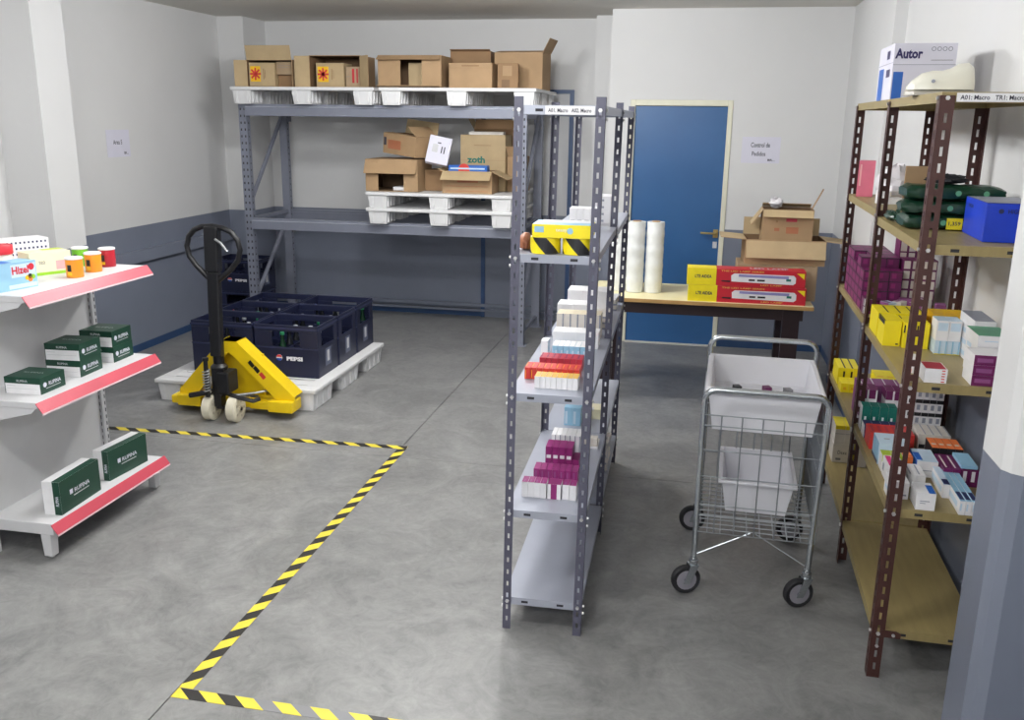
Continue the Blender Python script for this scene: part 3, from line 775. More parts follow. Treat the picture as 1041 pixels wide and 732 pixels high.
lrow(B, z, .045, .12, 1, .022, .05, .08, dict(), 'white and red carton behind the brown front post', None, 'white', (('l', .1, 0, .9, .25, 'red'),))
# level 3 bay 2: wall of purple cartons
z = brow(1, 2)
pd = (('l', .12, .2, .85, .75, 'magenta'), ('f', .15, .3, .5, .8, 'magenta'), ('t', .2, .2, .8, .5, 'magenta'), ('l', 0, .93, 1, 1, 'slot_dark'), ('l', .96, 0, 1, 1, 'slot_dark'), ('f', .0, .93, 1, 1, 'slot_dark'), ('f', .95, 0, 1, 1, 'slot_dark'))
lrow(B, z, .012, 1.055, 1, .05, .034, .075, dict(), 'purple carton with white edges nearest the middle post', 'purple cartons near the middle post', 'purple', (('f', .03, .05, .12, .95, 'white'), ('f', .1, .9, .95, 1, 'white'), ('l', .85, .05, .97, .95, 'white')), levels=2)
for j in range(5):
    lrow(B, z, .012, 1.14+j*.112, 3, .055, .044, .11, dict(), 'deep purple stacked carton, %s row behind middle post' % ORD[j], 'stacked purple cartons on the brown rack', 'purple', pd, levels=5 if j else 4, jit=.006, skip=((0, 4),) if j == 2 else ())
lrow(B, z, .185, 1.22, 4, .036, .044, .1, dict(), 'white ended purple carton by the right wall', 'white ended purple cartons', 'purple', (('f', .12, .1, .88, .9, 'offwhite'),), levels=5)
lrow(B, z, .185, 1.34, 4, .036, .06, .12, dict(), 'upper white ended purple carton behind the tall stack', 'upper white ended purple cartons', 'purple', (('f', .12, .05, .88, .95, 'offwhite'),), levels=5)
for i, (u, v, rz, c) in enumerate([(.1, .99, .5, 'paleblue'), (.15, 1.02, -.6, 'offwhite'), (.22, 1.0, .9, 'white'), (.31, 1.0, -.1, 'purple_l'), (.19, 1.1, 1.4, 'purple'), (.27, 1.12, .2, 'offwhite')]):
    o = obj('medicine_box', box_mesh('medicine_box', (.04, .056, .07), dict(l='purple_l'), c, (('f', .1, .2, .5, .8, 'slate'), ('t', .1, .1, .5, .9, 'purple_l'))), None, B @ T(u, v, z+.0004, rz))
    tag(o, 'loose %s carton tumbled %s' % (dict(paleblue='pale blue', offwhite='off white', white='white', purple_l='lilac', purple='purple')[c], 'near the middle post' if i < 2 else 'before the white ended stack'), 'box', 'loose tumbled cartons')
# bottom shelf, bay 2
z = brow(1, 4)
t = thing('carton', 'large off white carton with printed name on the bottom olive shelf', 'box', B @ T(.085, 1.75, z))
b = MB(); size = (.095, .16, .1); b.box(-.0475, -.08, 0, .0475, .08, .1, 'offwhite'); b.build('carton_body', t)
text('Dexa', t, (0, -.081, .055), XF, ZF, .045, .02, 'ink'); b = MB(); b.box(-.03, -.0812, .012, -.005, -.08, .024, 'grey'); b.build('print_patch', t)
lrow(B, z, .04, 1.67, 2, .05, .1, .16, dict(t='yellow'), 'off white carton with yellow top stacked on the large printed carton', 'yellow topped cartons on the bottom shelf', 'offwhite', (('f', 0, .8, 1, 1, 'yellow'), ('f', .05, .55, .95, .57, 'grey')), dz=.1008)
lrow(B, z, .15, 1.62, 1, .05, .11, .12, dict(l='yellow'), 'off white carton with yellow side beside the large printed carton', None, 'offwhite')

# level 2 bay 1: blue box and green bags
z = brow(0, 1)
p = at(999, 247, z)
bs = (.2, .33, .148)
t = thing('blue_box', 'bright blue carton on the upper olive shelf by the pier', 'box', T(1.0, 3.335, z+.0004, R(-3)))
b = MB(); bh = .125
b.box(-.08, -.15, 0, .08, .15, bh, 'vividblue'); b.build('carton', t, bevel=.002)
b = MB(); b.quad((-.078, -.148, bh+.001), (.078, -.148, bh+.001), (.078, .148, bh+.001), (-.078, .148, bh+.001), 'slate'); b.build('top_sheet', t)
text('HIGIA PRO', t, (.025, -.1512, .1), XF, ZF, .08, .014, 'navy', bold=.02)
b = MB(); b.lathe([(.008, 0), (.008, .001)], 12, 'navy', (-.035, -.1506, .1), 'y'); b.build('emblem', t)
text('HIGIA', t, (-.0812, .06, .1), (0, -1, 0), ZF, .07, .012, 'navy', bold=.02)
def bag(label, M, L, W, H, seed, tagc=False):
    rnd = random.Random(seed)
    t = thing('coffee_bag', label, 'bag', M, None)
    b = MB(); N, K = 18, 14; vs, fs = [], []
    for i in range(N+1):
        s = i/N; x = (s-.5)*L
        e = min(1, min(s, 1-s)/.06); pinch = .5+.5*math.sqrt(max(0, e*(2-e)))
        for k in range(K):
            a = 2*math.pi*k/K; ca, sa = math.cos(a), math.sin(a)
            y = W/2*math.copysign(abs(ca)**.55, ca)*(.9+.1*pinch)
            zz = H/2+H/2*math.copysign(abs(sa)**.6, sa)*pinch
            y += rnd.uniform(-.004, .004); zz += rnd.uniform(-.003, .003)
            vs.append((x+rnd.uniform(-.003, .003), y, max(0, zz)))
    for i in range(N):
        for k in range(K): fs.append((i*K+k, i*K+(k+1) % K, (i+1)*K+(k+1) % K, (i+1)*K+k))
    fs.append(tuple(range(K-1, -1, -1))); fs.append(tuple(N*K+k for k in range(K)))
    b.add(vs, fs, 'bag_green'); body = b.build('pouch', t, smooth=True)
    for x in (-L*.24, L*.02, L*.3):
        MB().lathe([(.010, 0), (.010, .0012)], 12, 'greentop', (x, -W/2*1.0-.006, H*.52), 'y').build('round_label', t)
    if tagc:
        b = MB(); b.box(L*.06, -W/2-.012, .004, L*.27, -W/2-.009, .044, 'yellow'); tg = b.build('price_tag', t)
        text('1,359', tg, (L*.165, -W/2-.0126, .024), XF, ZF, .04, .016, 'ink', bold=.02)
    return t
bag('dark green pouch at the bottom of the pouch pile with a yellow price tag', B @ T(.145, .52, z+.001, R(2)), .25, .15, .05, 1, True)
bag('dark green pouch in the middle of the pouch pile', B @ T(.17, .53, z+.052, R(-3)), .31, .15, .05, 2)
bag('dark green pouch on top of the pouch pile', B @ T(.185, .53, z+.103, R(1)), .33, .15, .055, 3)
bag('dark green pouch lying behind the pouch pile', B @ T(.19, .71, z+.001, R(4)), .28, .14, .06, 4)
# crumpled dark plastic bag on the shelf edge
def crumple(name, label, cat, M, sx, sy, sz, m, seed, amp=.22, n=10):
    rnd = random.Random(seed); b = MB(); vs, fs = [], []; K = 16
    for i in range(n+1):
        th = math.pi*i/n
        for k in range(K):
            a = 2*math.pi*k/K; r = 1+rnd.uniform(-amp, amp)
            vs.append((sx*math.sin(th)*math.cos(a)*r, sy*math.sin(th)*math.sin(a)*r, max(0, sz*(1-math.cos(th))/2*(r if i > n*.6 else 1))))
    for i in range(n):
        for k in range(K): fs.append((i*K+k, (i)*K+(k+1) % K, (i+1)*K+(k+1) % K, (i+1)*K+k))
    b.add(vs, fs, m); o = b.build(name, None, M, smooth=True); return tag(o, label, cat)
crumple('plastic_bag', 'crumpled dark plastic bag at the edge of the upper olive shelf', 'bag', B @ T(.03, .75, z+.001), .02, .1, .035, 'bag_green', 5)
crumple('plastic_bag', 'crumpled grey plastic bag on top of the green pouches', 'bag', B @ T(.17, .545, z+.159), .07, .06, .032, 'slot_dark', 6)
o = obj('cardboard_piece', box_mesh('cardboard_piece', (.075, .012, .215), {}, 'card'), None, B @ T(.08, .64, z+.001)); tag(o, 'upright piece of brown cardboard behind the green pouches', 'cardboard')
# level 2 bay 2
z = brow(1, 1)
o = obj('pink_box', box_mesh('pink_box', (.075, .12, .17), {}, 'hotpink', (('f', .1, .3, .2, .9, 'rosa'),)), None, B @ T(.06, 1.72, z+.0004, R(-8))); tag(o, 'pink box at the far end of the upper olive shelf', 'box')
crumple('plastic_bag', 'translucent white plastic bag beside the pink box', 'bag', B @ T(.15, 1.45, z+.001), .085, .14, .15, 'bag_clear', 8, .16)
lrow(B, z, .05, 1.24, 2, .05, .028, .07, dict(), 'small white carton in front of the white plastic bag', 'small white cartons by the plastic bag', 'white', levels=2, skip=((1, 1),))
# top shelf: appliance box and white appliance
z = 2.0224
t = thing('appliance_box', 'white appliance carton with blue panels on top of the brown rack', 'box', B @ T(.14, 1.24, z, R(0)))
aw, ad, ah = .238, .36, .222
b = MB(); size = (aw, ad, ah); b.box(-aw/2, -ad/2, 0, aw/2, ad/2, ah, 'paper')
decal(b, 'f', size, .02, 0, .18, .5, 'blue'); decal(b, 'l', size, .08, 0, .42, .6, 'blue'); decal(b, 'f', size, 0, .62, 1, .63, 'slate'); decal(b, 'l', size, 0, .66, 1, .67, 'slate')
decal(b, 'l', size, .55, .75, .75, .9, 'navytext'); decal(b, 'l', size, .6, .42, .85, .56, 'navytext'); decal(b, 'f', size, .6, .7, .95, .708, 'ink')
b.build('carton', t)
text('Autor', t, (-.062, -ad/2-.001, ah*.82), XF, ZF, .105, .04, 'navytext', bold=.04)
for i in range(4):
    b = MB(); b.lathe([(.009, 0), (.009, .001)], 14, 'slate', (.03+i*.021, -ad/2-.0002, ah*.9), 'y'); b.lathe([(.006, -.0004), (.006, .0006)], 12, 'paper', (.03+i*.021, -ad/2-.0006, ah*.9), 'y'); b.build('symbol', t)
# the white appliance: a lofted body with a grey base
t = thing('white_appliance', 'white rounded plastic appliance wrapped in clear film', 'appliance', B @ T(.078, .42, z, R(0)))
def loft(secs, m, K=16):
    b = MB(); vs, fs = [], []
    for x, hw, h0, h1 in secs:
        for k in range(K):
            a = math.pi*k/(K-1)
            vs.append((x, -hw*math.copysign(abs(math.cos(a))**.7, math.cos(a)), h0+(h1-h0)*math.sin(a)**.7))
    for i in range(len(secs)-1):
        for k in range(K-1): fs.append((i*K+k, (i+1)*K+k, (i+1)*K+k+1, i*K+k+1))
        fs.append((i*K+K-1, (i+1)*K+K-1, (i+1)*K, i*K))
    fs.append(tuple(range(K))); fs.append(tuple((len(secs)-1)*K+k for k in range(K-1, -1, -1)))
    b.add(vs, fs, m); return b
loft([(-.105, .02, .018, .03), (-.09, .05, .018, .05), (-.06, .062, .018, .074), (-.03, .066, .018, .082), (0, .067, .018, .082), (.03, .067, .018, .09), (.055, .066, .018, .105), (.08, .062, .018, .108), (.097, .05, .018, .095), (.105, .03, .018, .06)], 'device').build('shell', t, smooth=True)
loft([(-.11, .02, 0, .018), (-.09, .055, 0, .02), (0, .07, 0, .02), (.09, .062, 0, .02), (.107, .03, 0, .018)], 'device_grey').build('base', t, smooth=True)
b = MB(); b.lathe([(.006, 0), (.006, .004)], 10, 'slate', (-.035, -.07, .045), 'y'); b.build('button', t)

# ------------------------------------------------------------------ grey pallet racking
PR = thing('pallet_rack', 'grey steel pallet rack against the back wall', 'pallet rack', T(-3.96, 7.6, 0))
RLX, RDY, RH = 2.5, .85, 2.029
def rack_upright(x, y):
    b = MB(); w, d = .075, .06
    b.box(x-w/2, y, 0, x+w/2, y+.004, RH, 'prack')
    b.box(x-w/2, y+.004, 0, x-w/2+.004, y+d, RH, 'prack'); b.box(x+w/2-.004, y+.004, 0, x+w/2, y+d, RH, 'prack')
    k = 0; z = .12
    while z < RH-.05:
        for sx in (-.018, .018):
            if y < .1: b.quad((x+sx-.006, y-EPS, z), (x+sx+.006, y-EPS, z), (x+sx+.006, y-EPS, z+.02), (x+sx-.006, y-EPS, z+.02), 'slot_dark')
        for xx in (x+w/2+EPS, x-w/2-EPS):
            b.quad((xx, y+.022, z), (xx, y+.034, z), (xx, y+.034, z+.016), (xx, y+.022, z+.016), 'slot_dark')
        z += .058
    b.box(x-.06, y-.02, 0, x+.06, y+d+.02, .008, 'prack')
    b.build('upright', PR)
for x in (0, RLX):
    for y in (0, RDY-.06): rack_upright(x, y)
    for z0, z1 in ((.3, .97), (1.17, 1.95)):
        b = MB(); b.tube([(x, .05, z0), (x, RDY-.05, z1)], .02, 8, 'prack'); b.build('diagonal_brace', PR)
    b = MB(); b.tube([(x, .05, .1), (x, RDY-.05, .1)], .018, 8, 'prack'); b.build('cross_brace', PR)
for zt in (2.03, 1.043):
    for y in (-.03, RDY-.02):
        b = MB(); b.box(.04, y, zt-.1, RLX-.04, y+.05, zt, 'prack'); b.box(.04, y-.004 if y < 0 else y, zt-.028, RLX-.04, y+.05, zt-.018, 'shelf_grey')
        b.build('beam', PR, bevel=.004)
        for x in (.04, RLX-.04):
            b = MB(); s = 1 if x < 1 else -1
            b.box(min(x, x+s*.006)-.002, y-.003, zt-.15, max(x, x+s*.006)+.002, y+.053, zt-.001, 'prack'); b.build('beam_connector', PR)
    for x in (0, RLX):
        b = MB(); b.box(x-.015, .06, zt-.03, x+.015, RDY-.06, zt, 'prack'); b.build('side_rail', PR)

# ------------------------------------------------------------------ white plastic pallets
def pallet(label, M, W, D, H=.15, group=None):
    t = thing('plastic_pallet', label, 'pallet', M, group)
    b = MB(); t0 = .028
    # deck: frame and slats with slots between
    b.box(-W/2, -D/2, H-t0, W/2, -D/2+.1, H, 'pallet_white'); b.box(-W/2, D/2-.1, H-t0, W/2, D/2, H, 'pallet_white')
    b.box(-W/2, -D/2+.1, H-t0, -W/2+.1, D/2-.1, H, 'pallet_white'); b.box(W/2-.1, -D/2+.1, H-t0, W/2, D/2-.1, H, 'pallet_white')
    b.box(-.06, -D/2+.1, H-t0, .06, D/2-.1, H, 'pallet_white')
    b.build('deck_frame', t, bevel=.006)
    n = 9; span = D-.2; p = span/n
    for i in range(n):
        y = -D/2+.1+p*(i+.12)
        for x0, x1 in ((-W/2+.1, -.06), (.06, W/2-.1)):
            MB().box(x0, y, H-.024, x1, y+p*.76, H-.002, 'pallet_white').build('deck_slat', t)
    fw, fd = .17, (D/3)*.72
    me = None
    for i in (-1, 0, 1):
        for j in (-1, 0, 1):
            if me is None:
                b = MB(); b.box(-fw/2, -fd/2, 0, fw/2, fd/2, H-t0, 'pallet_white', taper=.012)
                for s in (-.28, .28):
                    b.box(s*fw-.008, -fd/2-.002, .012, s*fw+.008, fd/2+.002, H-t0-.004, 'pallet_white')
                for s in (-.3, 0, .3):
                    b.box(-fw/2-.002, s*fd-.01, .012, fw/2+.002, s*fd+.01, H-t0-.004, 'pallet_white')
                me = b.mesh('foot')
            obj('foot', me, t, Matrix.Translation((i*(W/2-fw/2-.018), j*(D/2-fd/2-.015), 0)))
    return t
PD = 1.05
pallet('white plastic pallet on the top beams, above the open bay', T(-3.34, 7.45+PD/2, 2.0305), 1.3, PD, .14)
pallet('white plastic pallet on the top beams, above the stacked pallets', T(-1.985, 7.45+PD/2, 2.0305), 1.33, PD, .14)
pallet('lower white plastic pallet of the pair on the middle beams', T(-2.145, 7.45+PD/2, 1.0435), 1.29, PD, .135)
pallet('upper white plastic pallet of the pair on the middle beams', T(-2.145, 7.45+PD/2, 1.179), 1.29, PD, .135)
ZT, ZL = 2.171, 1.3145
pallet('white plastic pallet on the floor under the bottle crates', T(-3.025, 6.13, 0), 1.19, 1.39, .155)

# ------------------------------------------------------------------ cardboard cartons
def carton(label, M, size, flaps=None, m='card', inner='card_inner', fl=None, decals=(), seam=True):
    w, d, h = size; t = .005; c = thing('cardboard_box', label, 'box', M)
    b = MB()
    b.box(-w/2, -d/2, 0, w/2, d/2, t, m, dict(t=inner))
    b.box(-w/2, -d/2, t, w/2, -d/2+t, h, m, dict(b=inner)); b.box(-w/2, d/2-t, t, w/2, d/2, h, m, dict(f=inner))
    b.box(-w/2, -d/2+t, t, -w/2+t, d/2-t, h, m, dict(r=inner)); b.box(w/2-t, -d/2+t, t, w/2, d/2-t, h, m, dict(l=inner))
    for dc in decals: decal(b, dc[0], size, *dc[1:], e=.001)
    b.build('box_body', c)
    for k, a in (flaps or {}).items():
        L = (fl or {}).get(k, d*.48 if k in 'fb' else min(w, d)*.45)
        a = R(a); e = .002
        if k in 'fb':
            s = 1 if k == 'f' else -1
            hx = Matrix.Translation((0, -s*(d/2-.003), h+.001)) @ Matrix.Rotation(0 if s == 1 else math.pi, 4, 'Z')
            W = w
        else:
            s = 1 if k == 'l' else -1
            hx = Matrix.Translation((-s*(w/2-.003), 0, h+.001)) @ Matrix.Rotation(-math.pi/2 if s == 1 else math.pi/2, 4, 'Z')
            W = d
        # local: hinge along x, closed direction +y
        b = MB(hx @ Matrix.Rotation(a, 4, 'X'))
        b.box(-W/2+.004, 0, 0, W/2-.004, L, .004, m, dict(o=inner if False else 'card_light'))
        b.build('flap', c)
    return c
def solid_box(label, M, size, m='card', decals=(), tape=True, name='cardboard_box', top='card'):
    w, d, h = size; c = thing(name, label, 'box', M)
    b = MB(); b.box(-w/2, -d/2, 0, w/2, d/2, h, m)
    for dc in decals: decal(b, dc[0], size, *dc[1:], e=.001)
    b.build('box_body', c, bevel=.003)
    if tape:
        b = MB(); b.box(-w/2-.0012, -.022, h-.05, w/2+.0012, .022, h+.0012, 'card_light'); b.build('packing_tape', c)
    return c
def side_open(label, x, y0, z0, w, h, dep, flaps, m='card', fl=None, rz=0, decals=()):
    """box lying with its opening towards the room: x centre, y0 front, z0 base"""
    M = T(x, y0+dep, z0+h/2+.0005, rz) @ Matrix.Rotation(R(90), 4, 'X')
    return carton(label, M, (w, h, dep), flaps, m, fl=fl, decals=decals)
SUN = (('f', .06, .2, .45, .85, 'gold'),)
def sun_box(label, M, size):
    c = solid_box(label, M, size, 'card_light', SUN, tape=False)
    w, d, h = size; cx, cz = -w/2+.255*w, .525*h
    b = MB()
    for k in range(4):
        a = math.pi*k/4; L = h*.26; ux, uz = math.cos(a), math.sin(a)
        b.quad(*[(cx+ux*L*s+(-uz)*.008*q, -d/2-.0022, cz+uz*L*s+ux*.008*q) for s, q in ((-1, -1), (1, -1), (1, 1), (-1, 1))], 'red')
    b.build('sun_print', c)
    b = MB(); b.box(w*.06, -d/2-.0014, h*.3, w*.085, -d/2, h*.75, 'card_dark'); b.box(w*.12, -d/2-.0014, h*.35, w*.135, -d/2, h*.7, 'card_dark'); b.build('print_line', c)
    return c
yf = 7.56
# top level
side_open('brown carton lying open with one flap raised, at the end of the top pallet', -3.675, yf+.02, ZT, .42, .225, .33, {'b': 168, 'l': 165}, fl={'b': .12, 'l': .11})
sun_box('brown carton with yellow sun print tucked in the raised flap carton', T(-3.755, yf+.13, ZT+.0065, R(2)), (.235, .2, .195))
solid_box('small pale carton standing above an empty gap beside the sun print carton', T(-3.553, yf+.15, ZT+.105, R(-2)), (.15, .18, .105), 'card_grey', (('f', .1, .7, .9, .72, 'grey'), ('f', .1, .55, .8, .57, 'grey')), tape=False)
solid_box('dark brown carton beneath the small pale carton', T(-3.553, yf+.19, ZT+.0065), (.15, .2, .095), 'card_dark', tape=False)
side_open('wide brown carton lying open with side flap folded flat', -3.08, yf+.02, ZT, .46, .26, .36, {'l': 178, 'r': 138}, fl={'l': .135, 'r': .14}, rz=R(0))
sun_box('brown carton with yellow sun print inside the wide open carton', T(-3.14, yf+.16, ZT+.0065), (.25, .2, .195))
solid_box('small brown carton with dark red lettering inside the wide open carton', T(-2.942, yf+.16, ZT+.0065, R(3)), (.125, .18, .165), 'card_grey', (('f', .45, .2, .6, .9, 'canred'), ('f', .75, .2, .85, .9, 'canred'), ('f', .0, .5, .3, .52, 'grey')), tape=False)
side_open('brown carton with slanting torn flaps on the top pallet', -2.42, yf+.02, ZT, .55, .26, .34, {'f': 75, 'l': 4, 'r': 4, 'b': 60}, fl={'f': .06, 'l': .2, 'r': .16, 'b': .07})
solid_box('pale brown carton inside the carton with slanting flaps', T(-2.4, yf+.22, ZT+.0065), (.12, .2, .2), 'card_light', tape=False)
carton('dark open carton with inner dividers at the back of the top pallet', T(-2.0, 8.15, ZT+.0005), (.36, .3, .32), {'f': 160}, 'card_dark', fl={'f': .04})
solid_box('plain brown carton with a faint stamp at the front of the top pallet', T(-1.895, yf+.17, ZT+.0005, R(-2)), (.37, .28, .2), 'card', (('f', .3, .86, .7, .92, 'card_dark'), ('f', 0, .8, 1, .806, 'card_dark')), tape=False)
carton('tall brown carton with one flap standing up at the pallet corner', T(-1.545, 8.03, ZT+.0005, R(-4)), (.42, .3, .3), {'r': 118, 'f': 8, 'b': 6}, 'card', fl={'r': .13})
solid_box('small brown carton with cut out handle beside the plain stamped carton', T(-1.605, yf+.16, ZT+.0005, R(8)), (.17, .2, .2), 'card_dark', (('f', .2, .05, .6, .35, 'card_inner'), ('f', .25, .5, .7, .9, 'card')), tape=False)
# middle level
side_open('brown carton with a drooping top flap on the middle pallets', -2.585, yf-.01, ZL, .47, .27, .42, {'b': 28, 'l': 8, 'r': 6}, 'card', fl={'b': .13, 'l': .12, 'r': .12})
solid_box('white slab inside the drooping flap carton', T(-2.53, yf+.13, ZL+.0065), (.12, .18, .03), 'white', tape=False, name='white_slab')
carton('tilted open carton with red print on the drooping flap carton', T(-2.5, yf+.24, ZL+.302, R(-28), R(0), R(5)), (.4, .26, .17), {'b': 100, 'r': 35, 'f': 0}, 'card', fl={'b': .12, 'r': .13, 'f': .1}, decals=(('f', .15, .25, .55, .7, 'burnt'), ('f', .02, .4, .1, .8, 'ink')))
wb = solid_box('white carton with small print leaning beside the open cartons', T(-2.205, yf+.05, ZL+.232, R(12), R(-12), R(12)), (.19, .12, .23), 'paper', (('f', .2, .4, .45, .7, 'grey_light'), ('f', .6, .4, .65, .65, 'ink'), ('f', .72, .4, .77, .65, 'ink'), ('f', .4, .74, .55, .78, 'ink')), tape=False)
solid_box('dark brown carton squeezed under the leaning white carton', T(-2.262, yf+.32, ZL+.0005), (.165, .28, .18), 'card_dark', tape=False)
carton('open brown carton with splayed flaps and red print holding a blue packet', T(-1.92, yf+.13, ZL+.0005, R(1)), (.43, .29, .185), {'f': 215, 'r': 205, 'l': 160}, 'card', fl={'f': .12, 'r': .15, 'l': .05}, decals=(('f', .3, .5, .72, .85, 'burnt'), ('f', .08, .32, .92, .34, 'burnt'), ('f', .08, .1, .92, .12, 'burnt')))
t = thing('blue_packet', 'blue packet with red patch inside the splayed flap carton', 'packet', T(-1.93, yf+.1, ZL+.0065))
b = MB(); b.box(-.17, -.05, 0, .17, .06, .225, 'blue'); b.build('packet_body', t, bevel=.01)
b = MB(); b.lathe([(.05, 0), (.05, .001)], 14, 'red', (-.03, -.051, .19), 'y'); b.build('red_patch', t)
b = MB(); b.box(-.15, -.0512, .192, .15, -.05, .205, 'paleblue'); b.build('pale_stripe', t)
t = solid_box('tall brown carton with green logo behind the blue packet', T(-1.855, yf+.43, ZL+.0005), (.4, .26, .48), 'card_light', (('f', 0, .55, 1, .556, 'card'), ('f', .3, .81, .68, .82, 'card_dark')), tape=False)
text('zoth', t, (-.06, -.132, .27), XF, ZF, .16, .06, 'teal', bold=.04)
o = obj('paper_sheet', box_mesh('paper_sheet', (.3, .2, .025), {}, 'offwhite'), None, T(-1.84, yf+.41, ZL+.4815, R(6))); tag(o, 'crumpled white paper lying on the tall green logo carton', 'paper')
carton('brown carton with a flap sticking up behind the tall green logo carton', T(-1.82, yf+.68, ZL+.0005), (.36, .2, .52), {'l': 120, 'f': 60}, 'card_dark', fl={'l': .13, 'f': .1})
carton('brown open carton wedged beside the rack upright', T(-1.565, yf+.45, ZL+.0005, R(-10)), (.13, .22, .3), {'f': 120}, 'card', fl={'f': .1})

# ------------------------------------------------------------------ navy bottle crates
def make_crate(label, M, W=.47, D=.36, H=.37):
    t = thing('bottle_crate', label, 'crate', M)
    b = MB(); th = .012
    b.box(-W/2+.01, -D/2+.01, 0, W/2-.01, D/2-.01, .01, 'crate_navy')
    lo, hi = H*.58, H*.88
    for s in (-1, 1):
        y0, y1 = (-D/2, -D/2+th) if s < 0 else (D/2-th, D/2)
        b.box(-W/2, y0, 0, W/2, y1, lo, 'crate_navy'); b.box(-W/2, y0, hi, W/2, y1, H, 'crate_navy')
        b.box(-W/2, y0, lo, -W*.22, y1, hi, 'crate_navy'); b.box(W*.22, y0, lo, W/2, y1, hi, 'crate_navy')
        x0, x1 = (-W/2, -W/2+th) if s < 0 else (W/2-th, W/2)
        a, c = -D/2+th, D/2-th
        b.box(x0, a, 0, x1, c, lo, 'crate_navy'); b.box(x0, a, hi, x1, c, H, 'crate_navy')
        b.box(x0, a, lo, x1, -D*.3, hi, 'crate_navy'); b.box(x0, D*.3, lo, x1, c, hi, 'crate_navy')
    b.build('shell', t, bevel=.003)
    b = MB()
    for s in (-1, 1):
        b.box(-W/2-.004, s*D/2-.004, H-.03, W/2+.004, s*D/2+.004, H-.018, 'crate_edge'); b.box(s*W/2-.004, -D/2-.004, H-.03, s*W/2+.004, D/2+.004, H-.018, 'crate_edge')
        b.box(-W/2-.002, s*D/2-.003, lo-.012, W/2+.002, s*D/2+.003, lo-.004, 'crate_edge')
    b.build('rim', t)
    b = MB(); b.box(-.004, -D/2+th, .01, .004, D/2-th, H*.55, 'crate_navy')
    for x in (-W*.25, W*.25): b.box(x-.003, -D/2+th, .01, x+.003, D/2-th, H*.55, 'crate_navy')
    for y in (-D/6, D/6): b.box(-W/2+th, y-.003, .01, W/2-th, y+.003, H*.55, 'crate_navy')
    b.build('divider', t)
    for s in (-1, 1):
        b = MB(); x = s*(W/2+.0008)
        b.box(min(x, s*W/2), -.05, .06, max(x, s*W/2), .05, lo-.03, 'crate_label'); b.box(x-.0006, -.02, .09, x+.0006, .02, lo-.045, 'grey_light'); b.build('side_sticker', t)
    text('PEPSI', t, (.06, -D/2-.0015, H*.36), XF, ZF, .12, .03, 'white', bold=.06)
    e = MB(); e.lathe([(.023, 0), (.023, .001)], 18, 'white', (-.055, -D/2-.0005, H*.37), 'y'); em = e.build('emblem', t)
    for sg, m in ((1, 'pepsi_red'), (-1, 'pepsi_blue')):
        e = MB(); pts = [(-.055+.021*math.cos(sg*math.pi*k/10), H*.37+sg*.004+.018*math.sin(sg*math.pi*k/10)) for k in range(11)]
        e.add([(x, -D/2-.0022, zz) for x, zz in pts], [tuple(range(11))], m); e.build('emblem_half', em)
    return t
CX0, CY0, CZ0 = -3.235, 5.885, .1553
nm = {(0, 0): 'navy bottle crate behind the pallet jack handle', (1, 0): 'navy bottle crate with brand name turned to the yellow jack arm',
      (0, 1): 'navy bottle crate in the middle of the row nearest the left wall', (1, 1): 'navy bottle crate in the middle of the row along the open pallet edge',
      (0, 2): 'navy bottle crate at the rack end of the row nearest the left wall', (1, 2): 'navy bottle crate at the rack end of the row along the open pallet edge'}
proto = None; crates = {}
for (i, j), l in nm.items():
    M = T(CX0+i*.484, CY0+j*.374, CZ0, R(random.uniform(-.6, .6)))
    if proto is None: proto = make_crate(l, M); c = proto
    else: c = dup(proto, M, l)
    crates[(i, j)] = M
dup(proto, T(-4.275, 8.04, .0003, R(1)) @ Matrix.Diagonal((1, 1, .82, 1)), 'lower navy crate of the corner stack behind the rack upright')
dup(proto, T(-4.27, 8.035, .3045, R(-1)) @ Matrix.Diagonal((1, 1, .82, 1)), 'upper navy crate of the corner stack behind the rack upright')
# bottles
def make_bottle(label, M, glass, cap, group):
    t = thing('bottle', label, 'bottle', M, group)
    MB().lathe([(.03, 0), (.033, .005), (.033, .15), (.026, .19), (.014, .235), (.0125, .275)], 14, glass).build('glass', t, smooth=True)
    MB().lathe([(.015, .275), (.016, .279), (.016, .292), (.013, .295)], 12, cap).build('cap', t, smooth=True)
    return t
CRW = {(0, 0): 'crate behind the jack handle', (1, 0): 'crate by the yellow jack arm', (0, 1): 'middle crate nearest the left wall', (1, 1): 'middle crate along the open edge', (0, 2): 'rack end crate nearest the wall', (1, 2): 'rack end crate along the open edge'}
bp = {}
for (i, j), M in crates.items():
    cells = [(a, c) for a in range(4) for c in range(3)]
    random.shuffle(cells)
    for q, (a, c) in enumerate(cells[:7]):
        kind = 'g' if q % 7 < 2 else 'd'
        MM = M @ T((a-1.5)*.1145, (c-1)*.112, .0105)
        if kind not in bp:
            bp[kind] = make_bottle('green glass bottle with green cap standing in a navy crate' if kind == 'g' else 'dark glass bottle with pale cap standing in a navy crate', MM,
                'glass_green' if kind == 'g' else 'glass_dark', 'cap_green' if kind == 'g' else 'cap_white', 'green bottles in the crates' if kind == 'g' else 'dark bottles in the crates')
        else: dup(bp[kind], MM)
        o = [q_ for q_ in COL.objects if q_.name.startswith('bottle') and q_.type == 'EMPTY' and 'crate' not in q_.name][-1]
        o['label'] = ('green glass bottle with green cap in the ' if kind == 'g' else 'dark glass bottle with pale cap in the ')+CRW[(i, j)]

